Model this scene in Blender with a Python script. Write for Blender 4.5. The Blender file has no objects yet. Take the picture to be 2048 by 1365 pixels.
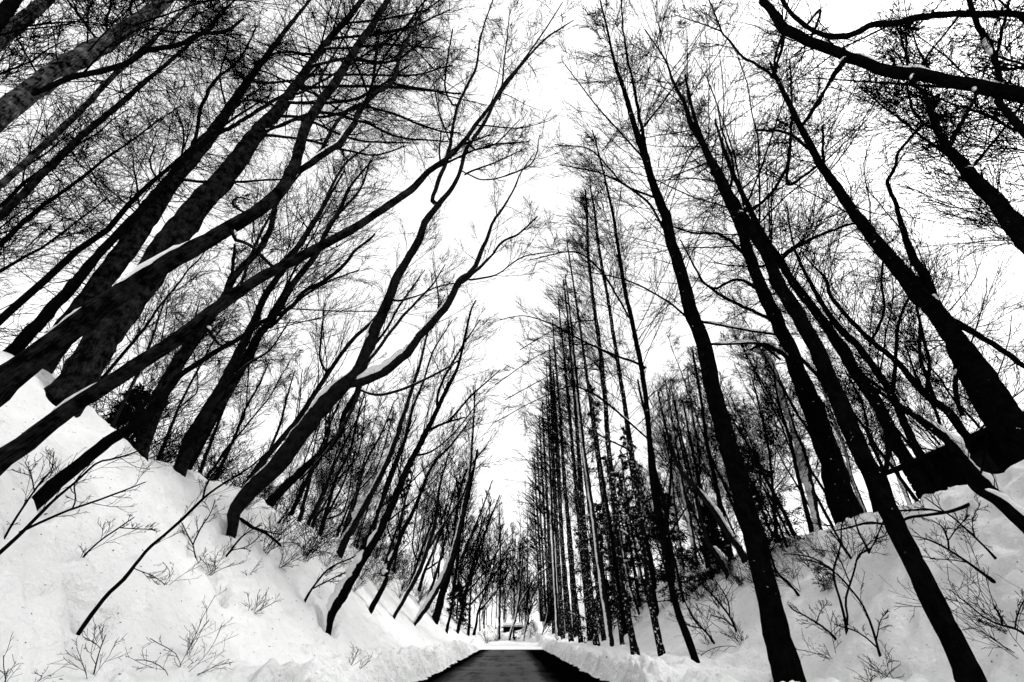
import bpy, math, random
import numpy as np
SC = bpy.context.scene
COL = SC.collection
# ------------------------------------------------------------------ camera, sky, sun, exposure
F = 796.0; TH = math.radians(36.2); CT, ST = math.cos(TH), math.sin(TH)
CAM = np.array([0.0, 0.0, 1.5])
cd = bpy.data.cameras.new('camera'); cam = bpy.data.objects.new('camera', cd); COL.objects.link(cam)
cd.sensor_width = 36.0; cd.lens = F/2048*36.0; cd.clip_start = 0.05; cd.clip_end = 3000
cam.location = CAM; cam.rotation_euler = (math.pi/2+TH, 0, 0)
SC.camera = cam
SUN_EL, SUN_AZ = math.radians(47), math.radians(80)      # azimuth from +Y towards +X
w = bpy.data.worlds.new('World'); SC.world = w; w.use_nodes = True
nt = w.node_tree; nt.nodes.clear()
sky = nt.nodes.new('ShaderNodeTexSky'); sky.sky_type = 'NISHITA'; sky.sun_disc = False
sky.sun_elevation = SUN_EL; sky.sun_rotation = SUN_AZ; sky.air_density = 1.0; sky.dust_density = 6.0; sky.ozone_density = 1.0
bw = nt.nodes.new('ShaderNodeRGBToBW'); bg = nt.nodes.new('ShaderNodeBackground'); wo = nt.nodes.new('ShaderNodeOutputWorld')
nt.links.new(sky.outputs[0], bw.inputs[0]); nt.links.new(bw.outputs[0], bg.inputs[0]); nt.links.new(bg.outputs[0], wo.inputs[0])
bg.inputs[1].default_value = 0.13
ov = nt.nodes.new('ShaderNodeMix'); ov.data_type = 'RGBA'; ov.inputs[0].default_value = .86; ov.inputs[7].default_value = (4.5, 4.5, 4.5, 1)   # overcast veil
nt.links.new(bw.outputs[0], ov.inputs[6]); nt.links.new(ov.outputs[2], bg.inputs[0])
sd = bpy.data.lights.new('sun', 'SUN'); sd.energy = 1.5; sd.angle = math.radians(16); sd.color = (1, 0.995, 0.985)
so = bpy.data.objects.new('sun', sd); COL.objects.link(so)
so.rotation_euler = (math.pi/2-SUN_EL, 0, -SUN_AZ+math.pi)
so.location = (30, 5, 40)
SC.view_settings.view_transform = 'Standard'; SC.view_settings.look = 'None'; SC.view_settings.gamma = 1.0
SC.view_settings.exposure = 1.25
SC.render.engine = 'CYCLES'

# ------------------------------------------------------------------ materials
def mat(name):
    m = bpy.data.materials.new(name); m.use_nodes = True
    t = m.node_tree; b = t.nodes['Principled BSDF']; return m, t, b
def nd(t, typ, **kw):
    n = t.nodes.new(typ)
    for k, v in kw.items(): setattr(n, k, v)
    return n
def noise(t, vec, scale, detail=4, rough=.6):
    n = nd(t, 'ShaderNodeTexNoise'); n.inputs['Scale'].default_value = scale
    n.inputs['Detail'].default_value = detail; n.inputs['Roughness'].default_value = rough
    t.links.new(vec, n.inputs['Vector']); return n.outputs['Fac']
def ramp(t, fac, stops):
    r = nd(t, 'ShaderNodeValToRGB'); e = r.color_ramp.elements
    while len(e) < len(stops): e.new(.5)
    for el, (p, v) in zip(e, stops): el.position = p; el.color = (v, v, v, 1)
    t.links.new(fac, r.inputs[0]); return r.outputs[0]
def mth(t, op, a, b=None, c=None):
    n = nd(t, 'ShaderNodeMath', operation=op)
    for i, v in enumerate((a, b, c)):
        if v is None: continue
        if isinstance(v, (int, float)): n.inputs[i].default_value = v
        else: t.links.new(v, n.inputs[i])
    return n.outputs[0]
def mixc(t, fac, a, b):
    n = nd(t, 'ShaderNodeMix', data_type='RGBA')
    t.links.new(fac, n.inputs[0])
    for s, v in ((6, a), (7, b)):
        if isinstance(v, (int, float)): n.inputs[s].default_value = (v, v, v, 1)
        else: t.links.new(v, n.inputs[s])
    return n.outputs[2]
def bump(t, b, h, strength, dist):
    n = nd(t, 'ShaderNodeBump'); n.inputs['Strength'].default_value = strength; n.inputs['Distance'].default_value = dist
    t.links.new(h, n.inputs['Height']); t.links.new(n.outputs[0], b.inputs['Normal'])
def snow_mat(name, dirt=False):
    m, t, b = mat(name); g = nd(t, 'ShaderNodeNewGeometry'); P = g.outputs['Position']
    b.inputs['Roughness'].default_value = .75; b.inputs['Specular IOR Level'].default_value = .2
    n1 = noise(t, P, 7, 6, .65); n2 = noise(t, P, 1.3, 3)
    h = mth(t, 'ADD', n1, mth(t, 'MULTIPLY', n2, 2.0))
    bump(t, b, h, .9, .12)
    base = ramp(t, n2, [(.3, .80), (.7, .88)])
    if dirt:
        sp = nd(t, 'ShaderNodeSeparateXYZ'); t.links.new(P, sp.inputs[0])
        ax = mth(t, 'ABSOLUTE', sp.outputs[0])
        near = ramp(t, mth(t, 'MULTIPLY', mth(t, 'SUBTRACT', ax, 3.0), .5), [(.08, 1), (.62, 0)]); near = mth(t, 'MULTIPLY', near, ramp(t, mth(t, 'MULTIPLY', sp.outputs[1], .01), [(.52, 1), (.55, 0)]))
        grit = ramp(t, noise(t, P, 22, 5, .75), [(.50, 0), (.58, 1)])
        clod = ramp(t, noise(t, P, 2.2, 4, .6), [(.42, 0), (.62, 1)])
        f = mth(t, 'MULTIPLY', near, mth(t, 'MAXIMUM', mth(t, 'MULTIPLY', grit, .75), mth(t, 'MULTIPLY', clod, .55)))
        yok = ramp(t, mth(t, 'MULTIPLY', sp.outputs[1], .01), [(.0, 1), (.8, 1)])
        base = mixc(t, f, base, .12)
        lit = ramp(t, noise(t, P, 11, 3, .5), [(.70, 0), (.72, 1)])       # fallen needles and bark crumbs
        base = mixc(t, lit, base, .08)
    t.links.new(base, b.inputs['Base Color'])
    return m
def bark_mat(name, dark=.004, light=.02, lo=.55, hi=.75, snow_up=None, blotch=None, stripe=9.0):
    m, t, b = mat(name); b.inputs['Roughness'].default_value = .95; b.inputs['Specular IOR Level'].default_value = 0.0
    a = nd(t, 'ShaderNodeAttribute', attribute_name='bark'); V = a.outputs['Vector']
    mp = nd(t, 'ShaderNodeMapping'); mp.inputs['Scale'].default_value = (1, 1, .12); t.links.new(V, mp.inputs[0])
    n1 = noise(t, mp.outputs[0], 45, 6, .75); n2 = noise(t, V, 4.5, 4)
    f = mth(t, 'ADD', mth(t, 'MULTIPLY', n1, .5), mth(t, 'MULTIPLY', n2, .5))
    base = ramp(t, f, [(lo-.12, dark), ((lo+hi)/2, (dark+light)/2), (hi, light)])
    g = nd(t, 'ShaderNodeNewGeometry')
    sp = nd(t, 'ShaderNodeSeparateXYZ'); t.links.new(g.outputs['Normal'], sp.inputs[0])
    sn = None
    if snow_up is not None:
        th, k = snow_up
        e = mth(t, 'SUBTRACT', mth(t, 'SUBTRACT', sp.outputs[2], mth(t, 'MULTIPLY', sp.outputs[0], k)), th)
        e = mth(t, 'ADD', e, mth(t, 'MULTIPLY', mth(t, 'SUBTRACT', noise(t, V, 6, 5, .7), .5), .9))
        sn = ramp(t, e, [(.02, 0), (.06, 1)])
    if blotch is not None:
        bl = ramp(t, noise(t, V, blotch[1], 4, .65), [(blotch[0], 0), (blotch[0]+.03, 1)])
        face = ramp(t, mth(t, 'MULTIPLY', sp.outputs[1], -1), [(.1, 0), (.5, 1)])
        bl = mth(t, 'MULTIPLY', bl, face)
        sn = bl if sn is None else mth(t, 'MAXIMUM', sn, bl)
    if sn is not None: base = mixc(t, sn, base, .78)
    t.links.new(base, b.inputs['Base Color'])
    bump(t, b, n1, .9, .03)
    return m
M = {}
M['snow'] = snow_mat('snow'); M['ground'] = snow_mat('snow_ground', True)
M['bark'] = bark_mat('bark_wet', .0012, .010, .52, .75)
M['bark_light'] = bark_mat('bark_ridged', .0012, .045, .57, .68, snow_up=(.80, .25))
M['bark_patch'] = bark_mat('bark_mottled', .001, .16, .565, .60)
M['bark_snow'] = bark_mat('bark_with_snow_side', .003, .03, .52, .75, snow_up=(.52, .55))
M['bark_white'] = bark_mat('bark_snow_plastered', .003, .03, .52, .75, snow_up=(.22, .75))
M['bark_row'] = bark_mat('bark_snow_blotched', .0025, .015, .52, .75, blotch=(.60, 8.0))
M['bark_right'] = bark_mat('bark_few_snow_spots', .0012, .010, .55, .75, blotch=(.685, 5.0))
def flat(name, v, rough=.9):
    m, t, b = mat(name); b.inputs['Roughness'].default_value = rough; b.inputs['Specular IOR Level'].default_value = 0.0
    g = nd(t, 'ShaderNodeNewGeometry'); n = noise(t, g.outputs['Position'], 5, 4)
    t.links.new(ramp(t, n, [(.3, v*.6), (.7, v*1.3)]), b.inputs['Base Color']); return m
M['twig'] = flat('twig_bark', .002); M['shrubtwig'] = flat('shrub_bark', .005)
M['needle'] = flat('needles', .006); M['timber'] = flat('dark_timber', .003); M['rooftin'] = flat('roof_sheet', .003)
M['stonedark'] = flat('earth_dark', .01)
def road_mat():
    m, t, b = mat('wet_asphalt_painted_sheen'); g = nd(t, 'ShaderNodeNewGeometry'); P = g.outputs['Position']
    mp = nd(t, 'ShaderNodeMapping'); mp.inputs['Scale'].default_value = (1.3, .12, 1); t.links.new(P, mp.inputs[0])
    s = noise(t, mp.outputs[0], 1.2, 5, .6); fn = noise(t, P, 60, 3, .7); pt = noise(t, P, .5, 4, .6)
    sp = nd(t, 'ShaderNodeSeparateXYZ'); t.links.new(P, sp.inputs[0])
    edge = ramp(t, mth(t, 'MULTIPLY', mth(t, 'ABSOLUTE', mth(t, 'ADD', sp.outputs[0], .6)), .25), [(.40, 1), (.72, .0)])  # wet sheen painted into the base colour: pale middle, fading to black edges
    f = mth(t, 'MULTIPLY', mth(t, 'ADD', mth(t, 'MULTIPLY', s, .6), mth(t, 'MULTIPLY', pt, .5)), edge)
    col = ramp(t, f, [(.20, .0006), (.38, .018), (.56, .085)])
    col = mixc(t, ramp(t, noise(t, P, 1.4, 2), [(.70, 0), (.74, .8)]), col, .002)
    t.links.new(col, b.inputs['Base Color'])
    b.inputs['Roughness'].default_value = .8; b.inputs['Specular IOR Level'].default_value = .0
    bump(t, b, fn, .5, .01); return m
M['road'] = road_mat()

# ------------------------------------------------------------------ numeric helpers
def nrm(a): return a/np.maximum(np.linalg.norm(a, axis=-1, keepdims=True), 1e-9)
def vnoise(x, y, s, seed=0):
    x = np.asarray(x, float)*s+seed*17.13; y = np.asarray(y, float)*s+seed*9.71
    xi = np.floor(x).astype(np.int64); yi = np.floor(y).astype(np.int64); fx = x-xi; fy = y-yi
    fx = fx*fx*(3-2*fx); fy = fy*fy*(3-2*fy)
    def h(a, b):
        n = (a*374761393+b*668265263+seed*1442695) & 0x7fffffff
        n = ((n ^ (n >> 13))*1274126177) & 0x7fffffff
        return ((n ^ (n >> 16)) & 0xffff)/65535.0
    return (h(xi, yi)*(1-fx)+h(xi+1, yi)*fx)*(1-fy)+(h(xi, yi+1)*(1-fx)+h(xi+1, yi+1)*fx)*fy-.5
def sst(a, b, v): t = np.clip((v-a)/(b-a), 0, 1); return t*t*(3-2*t)
def smin(a, b, k): h = np.clip(.5+.5*(b-a)/k, 0, 1); return b*(1-h)+a*h-k*h*(1-h)
_r = np.random.default_rng(5)
PITS = [(-(4.9+5.5*_r.random()), 4+18*_r.random(), .10+.26*_r.random()**2, .05+.14*_r.random()) for _ in range(240)]
PITS += [(8.5+5*_r.random(), 6+14*_r.random(), .1+.15*_r.random(), .03+.05*_r.random()) for _ in range(40)]
def hgt(x, y, detail=False):
    x = np.asarray(x, float); y = np.asarray(y, float)
    a = -x
    wob = vnoise(y, y*0+3.3, .35, 3)*.35
    ej = .38*vnoise(x*.3, y, .8, 31)+.16*vnoise(x, y, 2.3, 32)
    L = sst(3.35, 4.25+wob*.4, a+wob*.5+ej)*(.70+.25*vnoise(y, y*0+1, .5, 4))
    dL = np.clip(a-4.4, 0, None)
    ridgeL = 6.9+1.6*vnoise(y, y*0+7, .16, 6)
    sL = .93*(dL-.75*(1-np.exp(-dL/1.1)))
    rl = .93*(ridgeL-.75)
    L = L+smin(sL, rl+.10*np.clip(dL-ridgeL, 0, 30), .8)+0*sL
    gap = 1-.88*np.exp(-((y-51.0)/3.4)**2)*sst(2.9, 4.0, a)
    fadeL = 1-.55*sst(60, 170, y)
    R = sst(3.35, 4.15+wob*.3, x+wob*.5+ej)*(.58+.2*vnoise(y, y*0+2, .5, 5))
    dR = np.clip(x-7.6, 0, None)
    ridgeR = 7.2+1.6*vnoise(y, y*0+9, .14, 8)
    sR = .80*(dR-.7*(1-np.exp(-dR/1.2)))
    rr = .80*(ridgeR-.7)
    R = R+smin(sR, rr+.08*np.clip(dR-ridgeR, 0, 30), .8)
    fadeR = 1-.45*sst(60, 170, y)
    z = L*gap*fadeL*(a > 0)+R*fadeR*(x >= 0)
    z = z-.04
    z = z+sst(53.6, 57, y)*.18+sst(58, 84, y)*1.25+sst(84, 220, y)*4.0
    cen = sst(56, 64, y)*(1-sst(3, 7, np.abs(x))); z = z+cen*(.9*vnoise(x, y, .22, 41)+.35*vnoise(x, y, .8, 42))
    near = sst(4.2, 6.0, np.abs(x))
    z = z+near*(.45*vnoise(x, y, .35, 11)+.16*vnoise(x, y, 1.1, 12))
    far = sst(60, 140, np.hypot(x, y)); z = z+far*6*vnoise(x, y, .03, 13)
    if detail:
        off = sst(3.25, 3.8, np.abs(x))
        bank = off*(1-sst(4.3, 5.2, np.abs(x)))
        z = z+near*(.22*vnoise(x, y, 2.1, 21)+.12*vnoise(x, y, 5, 22)+.10*np.maximum(vnoise(x, y, 3.1, 28)-.18, 0)*2.5)
        z = z+bank*(.36*vnoise(x, y, 1.9, 23)+.34*np.abs(vnoise(x, y, 4.2, 24))+.16*vnoise(x, y, 8, 25)+.42*vnoise(x*.25, y, 2.6, 26)*(1+.5*(x < 0)))
        # downhill runnels on the left slope
        z = z+near*(x < 0)*.10*vnoise(x*.35+y*.0, y+x*.5, 1.5, 27)
        for px_, py_, r_, d_ in PITS:
            m_ = (np.abs(x-px_) < r_*3) & (np.abs(y-py_) < r_*3)
            if m_.any():
                q = ((x[m_]-px_)**2+(y[m_]-py_)**2)/(r_*r_)
                z[m_] -= d_*np.exp(-q)-.25*d_*np.exp(-(np.sqrt(q)-1.6)**2*3)
    return z
def ray(px, py):
    a = (px-1024)/F; u = -(py-682.5)/F
    return np.array([a, CT-u*ST, ST+u*CT])
def ground_hit(px, py):
    d = ray(px, py); t = np.linspace(2, 150, 6000)
    P = CAM+d*t[:, None]
    b = np.nonzero(P[:, 2] < hgt(P[:, 0], P[:, 1]))[0]
    c = P[:, 2]-hgt(P[:, 0], P[:, 1]); ax = np.abs(P[:, 0])
    j = int(np.argmin(np.where((t > 9) & (t < 42) & (ax > 9.5) & (ax < 17), c, 99)))
    j2 = int(np.argmin(np.where((t > 24) & (t < 70) & (ax > 4.6), c, 99)))
    i = b[0] if len(b) else j2
    if t[i] > 1.4*t[j] and c[j] < .8 and 9.5 < ax[j] < 17: i = j
    return P[i]
def new_obj(name, me, m, parent=None, loc=None):
    o = bpy.data.objects.new(name, me); COL.objects.link(o)
    if m is not None and len(me.materials) == 0: me.materials.append(m)
    if parent: o.parent = parent
    if loc is not None: o.location = loc
    return o
def mesh_np(name, V, Q, T=None, smooth=True, attr=None):
    """V verts, Q quads (n,4), T tris (n,3)"""
    me = bpy.data.meshes.new(name)
    nq = len(Q) if Q is not None else 0; ntr = len(T) if T is not None else 0
    me.vertices.add(len(V)); me.vertices.foreach_set('co', np.asarray(V, np.float32).ravel())
    li = []; 
    if nq: li.append(np.asarray(Q, np.int32).ravel())
    if ntr: li.append(np.asarray(T, np.int32).ravel())
    li = np.concatenate(li); me.loops.add(len(li)); me.loops.foreach_set('vertex_index', li)
    ls = np.concatenate([np.arange(nq)*4, nq*4+np.arange(ntr)*3]).astype(np.int32)
    me.polygons.add(nq+ntr); me.polygons.foreach_set('loop_start', ls)
    me.polygons.foreach_set('use_smooth', np.full(nq+ntr, smooth))
    if attr is not None:
        at = me.attributes.new('bark', 'FLOAT_VECTOR', 'POINT'); at.data.foreach_set('vector', np.asarray(attr, np.float32).ravel())
    me.update(calc_edges=True); me.validate(); return me
def tubes(P, R, S):
    """P (N,K,3) R (N,K) -> verts, quads"""
    N, K, _ = P.shape
    T = np.empty_like(P); T[:, 1:-1] = P[:, 2:]-P[:, :-2]; T[:, 0] = P[:, 1]-P[:, 0]; T[:, -1] = P[:, -1]-P[:, -2]; T = nrm(T)
    ref = np.where(np.abs(T[:, :1, 1:2]) > .8, np.array([1., 0, 0]), np.array([0, 1., 0]))
    U = nrm(np.cross(T, np.broadcast_to(ref, T.shape))); W = np.cross(T, U)
    a = np.arange(S)*2*math.pi/S
    V = P[:, :, None]+R[:, :, None, None]*(U[:, :, None]*np.cos(a)[:, None]+W[:, :, None]*np.sin(a)[:, None])
    idx = np.arange(N*K*S).reshape(N, K, S); nx = np.roll(idx, -1, axis=2)
    Q = np.stack([idx[:, :-1], nx[:, :-1], nx[:, 1:], idx[:, 1:]], -1).reshape(-1, 4)
    return V.reshape(-1, 3), Q
def join(chunks):
    V = []; Q = []; n = 0
    for v, q in chunks: V.append(v); Q.append(q+n); n += len(v)
    return np.concatenate(V), np.concatenate(Q)
def catmull(P, n):
    P = np.asarray(P, float); m = len(P)
    if m < 3:
        t = np.linspace(0, 1, n)[:, None]; return P[0]*(1-t)+P[-1]*t
    seg = np.maximum(np.linalg.norm(np.diff(P[:, :3], axis=0), axis=1), 1e-5); cum = np.concatenate([[0], np.cumsum(seg)])
    Tn = np.empty_like(P); Tn[1:-1] = (P[2:]-P[:-2])/(cum[2:]-cum[:-2])[:, None]; Tn[0] = (P[1]-P[0])/seg[0]; Tn[-1] = (P[-1]-P[-2])/seg[-1]
    s = np.linspace(0, cum[-1], n); k = np.clip(np.searchsorted(cum, s, side='right')-1, 0, m-2)
    h = seg[k][:, None]; t = ((s-cum[k])/seg[k])[:, None]
    return (2*t**3-3*t**2+1)*P[k]+(t**3-2*t**2+t)*h*Tn[k]+(-2*t**3+3*t**2)*P[k+1]+(t**3-t**2)*h*Tn[k+1]
def trunk_tube(P, R, S, rough, seed, closed=True):
    """one bark tube with lumpy surface; P (K,3)"""
    rng = np.random.default_rng(seed); K = len(P)
    V, Q = tubes(P[None], R[None], S)
    V = V.reshape(K, S, 3); C = P[:, None]
    L = np.concatenate([[0], np.cumsum(np.linalg.norm(np.diff(P, axis=0), axis=1))])
    a = np.arange(S)*2*math.pi/S
    nz = rng.normal(0, 1, (K, S)); nz = (nz+np.roll(nz, 1, 1)*.5+np.roll(nz, 1, 0)*.5)/1.5
    kb = vnoise(np.arange(K)[:, None]*.37+0*a, np.cos(a)[None]*1.1+0*R[:, None], 1.0, seed % 97)
    rough = rough*1.35
    V = C+(V-C)*(1+rough*nz[..., None]*.8+rough*.9*kb[..., None])
    B = np.stack([np.cos(a)[None]*R[:, None], np.sin(a)[None]*R[:, None], np.broadcast_to(L[:, None], (K, S))], -1).reshape(-1, 3)
    V = V.reshape(-1, 3)
    if closed:
        c = len(V); V = np.vstack([V, P[-1:]+(P[-1]-P[-2])*.2, P[:1]]); B = np.vstack([B, B[-1:], B[:1]])
        top = (K-1)*S+np.arange(S); T1 = np.stack([top, np.roll(top, -1), np.full(S, c)], -1)
        bt = np.arange(S); T2 = np.stack([np.roll(bt, -1), bt, np.full(S, c+1)], -1)
        return V, Q, np.vstack([T1, T2]), B
    return V, Q, None, B
def interp(P, R, i, t):
    K = P.shape[1]; f = np.clip(t, 0, .9999)*(K-1); k = f.astype(int); w_ = (f-k)
    p = P[i, k]*(1-w_)[:, None]+P[i, k+1]*w_[:, None]; r = R[i, k]*(1-w_)+R[i, k+1]*w_
    return p, nrm(P[i, k+1]-P[i, k]), r
def spawn(rng, P, R, n, t0, t1, ang, lens, K=5, trop=.2, wob=.12, rr=.5, slender=.012, dist=None, pw=1.0, rmul=1.0, sidebias=None):
    N = P.shape[0]; i = np.repeat(np.arange(N), n); t = t0+(t1-t0)*((np.tile(np.arange(n), N)+rng.random(N*n))/n)**pw
    p, T, r = interp(P, R, i, t)
    rv = rng.normal(0, 1, p.shape)
    if sidebias is not None: rv = rv+np.asarray(sidebias)
    perp = nrm(np.cross(T, np.cross(rv, T)))
    a = np.radians(rng.normal(ang[0], ang[1], len(t)))[:, None]
    d = nrm(T*np.cos(a)+perp*np.sin(a))
    plen = np.linalg.norm(np.diff(P, axis=1), axis=2).sum(1)[i]
    L = lens(t, plen, rng.random(len(t)))
    out = np.empty((len(t), K, 3)); out[:, 0] = p; st = (L/(K-1))[:, None]; q = p
    drift = rng.normal(0, wob*.8, p.shape)
    for k in range(1, K):
        d = nrm(d+np.array([0, 0, trop/(K-1)])+rng.normal(0, wob, p.shape)+drift/(K-1)); q = q+d*st; out[:, k] = q
    D = np.linalg.norm(out-CAM, axis=2) if dist is None else np.full(out.shape[:2], dist)
    r0 = np.minimum(r*rr, L*slender)
    RR = r0[:, None]*np.linspace(1, .3, K)[None]
    RR = np.maximum(RR, .00031*D*rmul)
    return out, RR
# styles --------------------------------------------------------------------
def crown(rng, Pt, Rt, limbs, st, H, dist=None):
    """Pt (1,K,3) trunk; limbs list of (P (K,3), R). returns chunks"""
    ch = []
    PL = [l[0] for l in limbs]; 
    n1 = st['n1']
    B, BR = None, None
    if n1:
        l1 = st['l1']; sh = st.get('sh', .7)
        B, BR = spawn(rng, Pt, Rt, n1, st['t0'], st.get('t1', .98), st['a1'],
                      lambda t, pl, u: l1*(.45+.75*u)*np.clip(((1-t)/(1-st['t0'])), .06, 1)**sh*np.clip((t-st['t0'])*8+.45, 0, 1), K=8,
                      trop=st.get('g1', .3), wob=st.get('w1', .1), rr=.5, slender=st.get('s1', .010), dist=dist, pw=st.get('pw', 1), rmul=1.4, sidebias=st.get('bias'))
        ch.append(tubes(B, BR, 4))
    parents = [(B, BR)] if B is not None else []
    if limbs:
        LP = np.stack([catmull(l[0], 10) for l in limbs]); LR = np.stack([np.interp(np.linspace(0, 1, 10), np.linspace(0, 1, len(l[1])), l[1]) for l in limbs])
        X, XR = spawn(rng, LP, LR, st.get('nl', 9), .2, 1, (42, 12), lambda t, pl, u: np.minimum(pl*.40, 4.2)*(.4+.8*u)*(1.1-.5*t), K=7, trop=.3, wob=.12, slender=.008, dist=dist, rmul=1.3)
        ch.append(tubes(X, XR, 4)); parents.append((X, XR))
    for (p, r) in parents:
        if st['n2']:
            C2, R2 = spawn(rng, p, r, st['n2'], .15, 1, st['a2'], lambda t, pl, u: pl*st['l2']*(.4+.9*u)*(1.15-.7*t), K=5, trop=st.get('g2', .2), wob=st.get('w2', .14), slender=.006, dist=dist, rmul=st.get('rm', 1))
            ch.append(tubes(C2, R2, 3))
            if st['n3']:
                C3, R3 = spawn(rng, C2, R2, st['n3'], .15, 1, st['a3'], lambda t, pl, u: pl*st['l3']*(.4+.9*u), K=3, trop=.1, wob=.09, slender=.006, dist=dist, rmul=st.get('rm', 1)*.9)
                ch.append(tubes(C3, R3, 3))
    return ch
STY = {
 'larch': dict(n1=80, rm=.62, t0=.40, a1=(84, 9), l1=4.4, sh=.45, g1=.25, w1=.07, s1=.0055, n2=13, a2=(48, 14), l2=.34, n3=4, a3=(48, 14), l3=.65, w2=.09, nl=12),
 'larchlow': dict(n1=66, rm=.62, t0=.22, a1=(78, 12), l1=4.6, sh=.45, g1=.25, w1=.08, s1=.0055, n2=11, a2=(44, 14), l2=.38, n3=4, a3=(42, 14), l3=.65, w2=.09, nl=11),
 'row': dict(n1=78, t0=.32, a1=(46, 8), l1=7.0, sh=.65, g1=-.12, w1=.05, s1=.0038, n2=11, a2=(24, 7), l2=.46, n3=3, a3=(24, 8), l3=.5, w2=.06, nl=10),
 'broad': dict(n1=32, t0=.24, a1=(40, 11), l1=5.8, sh=.5, g1=.35, w1=.08, s1=.0065, n2=10, a2=(30, 10), l2=.58, n3=4, a3=(30, 11), l3=.6, w2=.09, nl=13),
 'slim': dict(n1=24, t0=.20, a1=(30, 9), l1=5.0, sh=.5, g1=.35, w1=.08, s1=.0065, n2=8, a2=(27, 9), l2=.58, n3=3, a3=(28, 10), l3=.6, w2=.08, nl=12),
 'dense': dict(n1=84, t0=.18, a1=(62, 20), l1=7.0, sh=.35, g1=.15, w1=.08, s1=.0062, n2=10, a2=(32, 12), l2=.52, n3=3, a3=(32, 12), l3=.6, w2=.09, nl=13),
 'bare': dict(n1=12, t0=.42, a1=(38, 11), l1=4.2, sh=.5, g1=.3, w1=.09, s1=.0070, n2=8, a2=(30, 10), l2=.58, n3=4, a3=(32, 11), l3=.6, w2=.09, nl=14),
}
def thing(name, label, cat, loc=(0, 0, 0), group=None):
    o = bpy.data.objects.new(name, None); COL.objects.link(o); o.location = loc; o.empty_display_size = .3
    o['label'] = label; o['category'] = cat
    if group: o['group'] = group
    return o
def tag(o, label, cat, group=None):
    o['label'] = label; o['category'] = cat
    if group: o['group'] = group
    return o
def loaf(P, R, a, b, fat, rng, width=.62):
    """lumpy snow lying on the upper side of a limb between fractions a..b"""
    L = np.linalg.norm(P[-1]-P[0]); n = max(10, int(len(P)*(b-a)*1.5))
    s = np.linspace(a, b, n)*(len(P)-1); k = np.clip(s.astype(int), 0, len(P)-2); w_ = (s-k)[:, None]
    p = P[k]*(1-w_)+P[k+1]*w_; r = R[k]*(1-w_[:, 0])+R[k+1]*w_[:, 0]
    T = nrm(P[k+1]-P[k]); up = np.array([0, 0, 1.])-T*T[:, 2:3]; up = nrm(up)
    env = np.sin(np.linspace(0.10, math.pi-.10, n))**.45
    nzs = np.convolve(rng.normal(0, 1, n+4), np.ones(3)/3, 'valid')[:n]
    h = fat*env*(1+.28*nzs); h = np.maximum(h, .01)
    C = p+up*(r*.72+h*.25)[:, None]
    S = 10; ang = np.arange(S)*2*math.pi/S; side = np.cross(T, up)
    wd = np.minimum(r*.85*env**.3, r*.9)+h*width*.3
    V = C[:, None]+side[:, None]*(wd[:, None, None]*np.cos(ang)[None, :, None])+up[:, None]*((h*.8)[:, None, None]*np.sin(ang)[None, :, None])
    V = V+rng.normal(0, .06, V.shape)*h[:, None, None]
    idx = np.arange(n*S).reshape(n, S); nx = np.roll(idx, -1, 1)
    Q = np.stack([idx[:-1], nx[:-1], nx[1:], idx[1:]], -1).reshape(-1, 4)
    V = V.reshape(-1, 3); c = len(V); V = np.vstack([V, C[:1], C[-1:]])
    T1 = np.stack([nx[0], idx[0], np.full(S, c)], -1); T2 = np.stack([idx[-1], nx[-1], np.full(S, c+1)], -1)
    return V, Q, np.vstack([T1, T2])
TREES = []
def radii(lp, ts):
    """true radius of a round limb whose drawn width is w px (wide-angle stretch undone)"""
    q = np.array([(x, y) for x, y, _ in lp], float); dq = np.gradient(q, axis=0); nn = nrm(np.stack([-dq[:, 1], dq[:, 0]], -1))
    rd = q-[1024, 682.5]; c2 = F*F/(F*F+(rd**2).sum(1)); ct = (nn*nrm(rd)).sum(1)**2
    return np.array([p[2] for p in lp])*ts/F/2/np.sqrt(ct/c2+1-ct)
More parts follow.
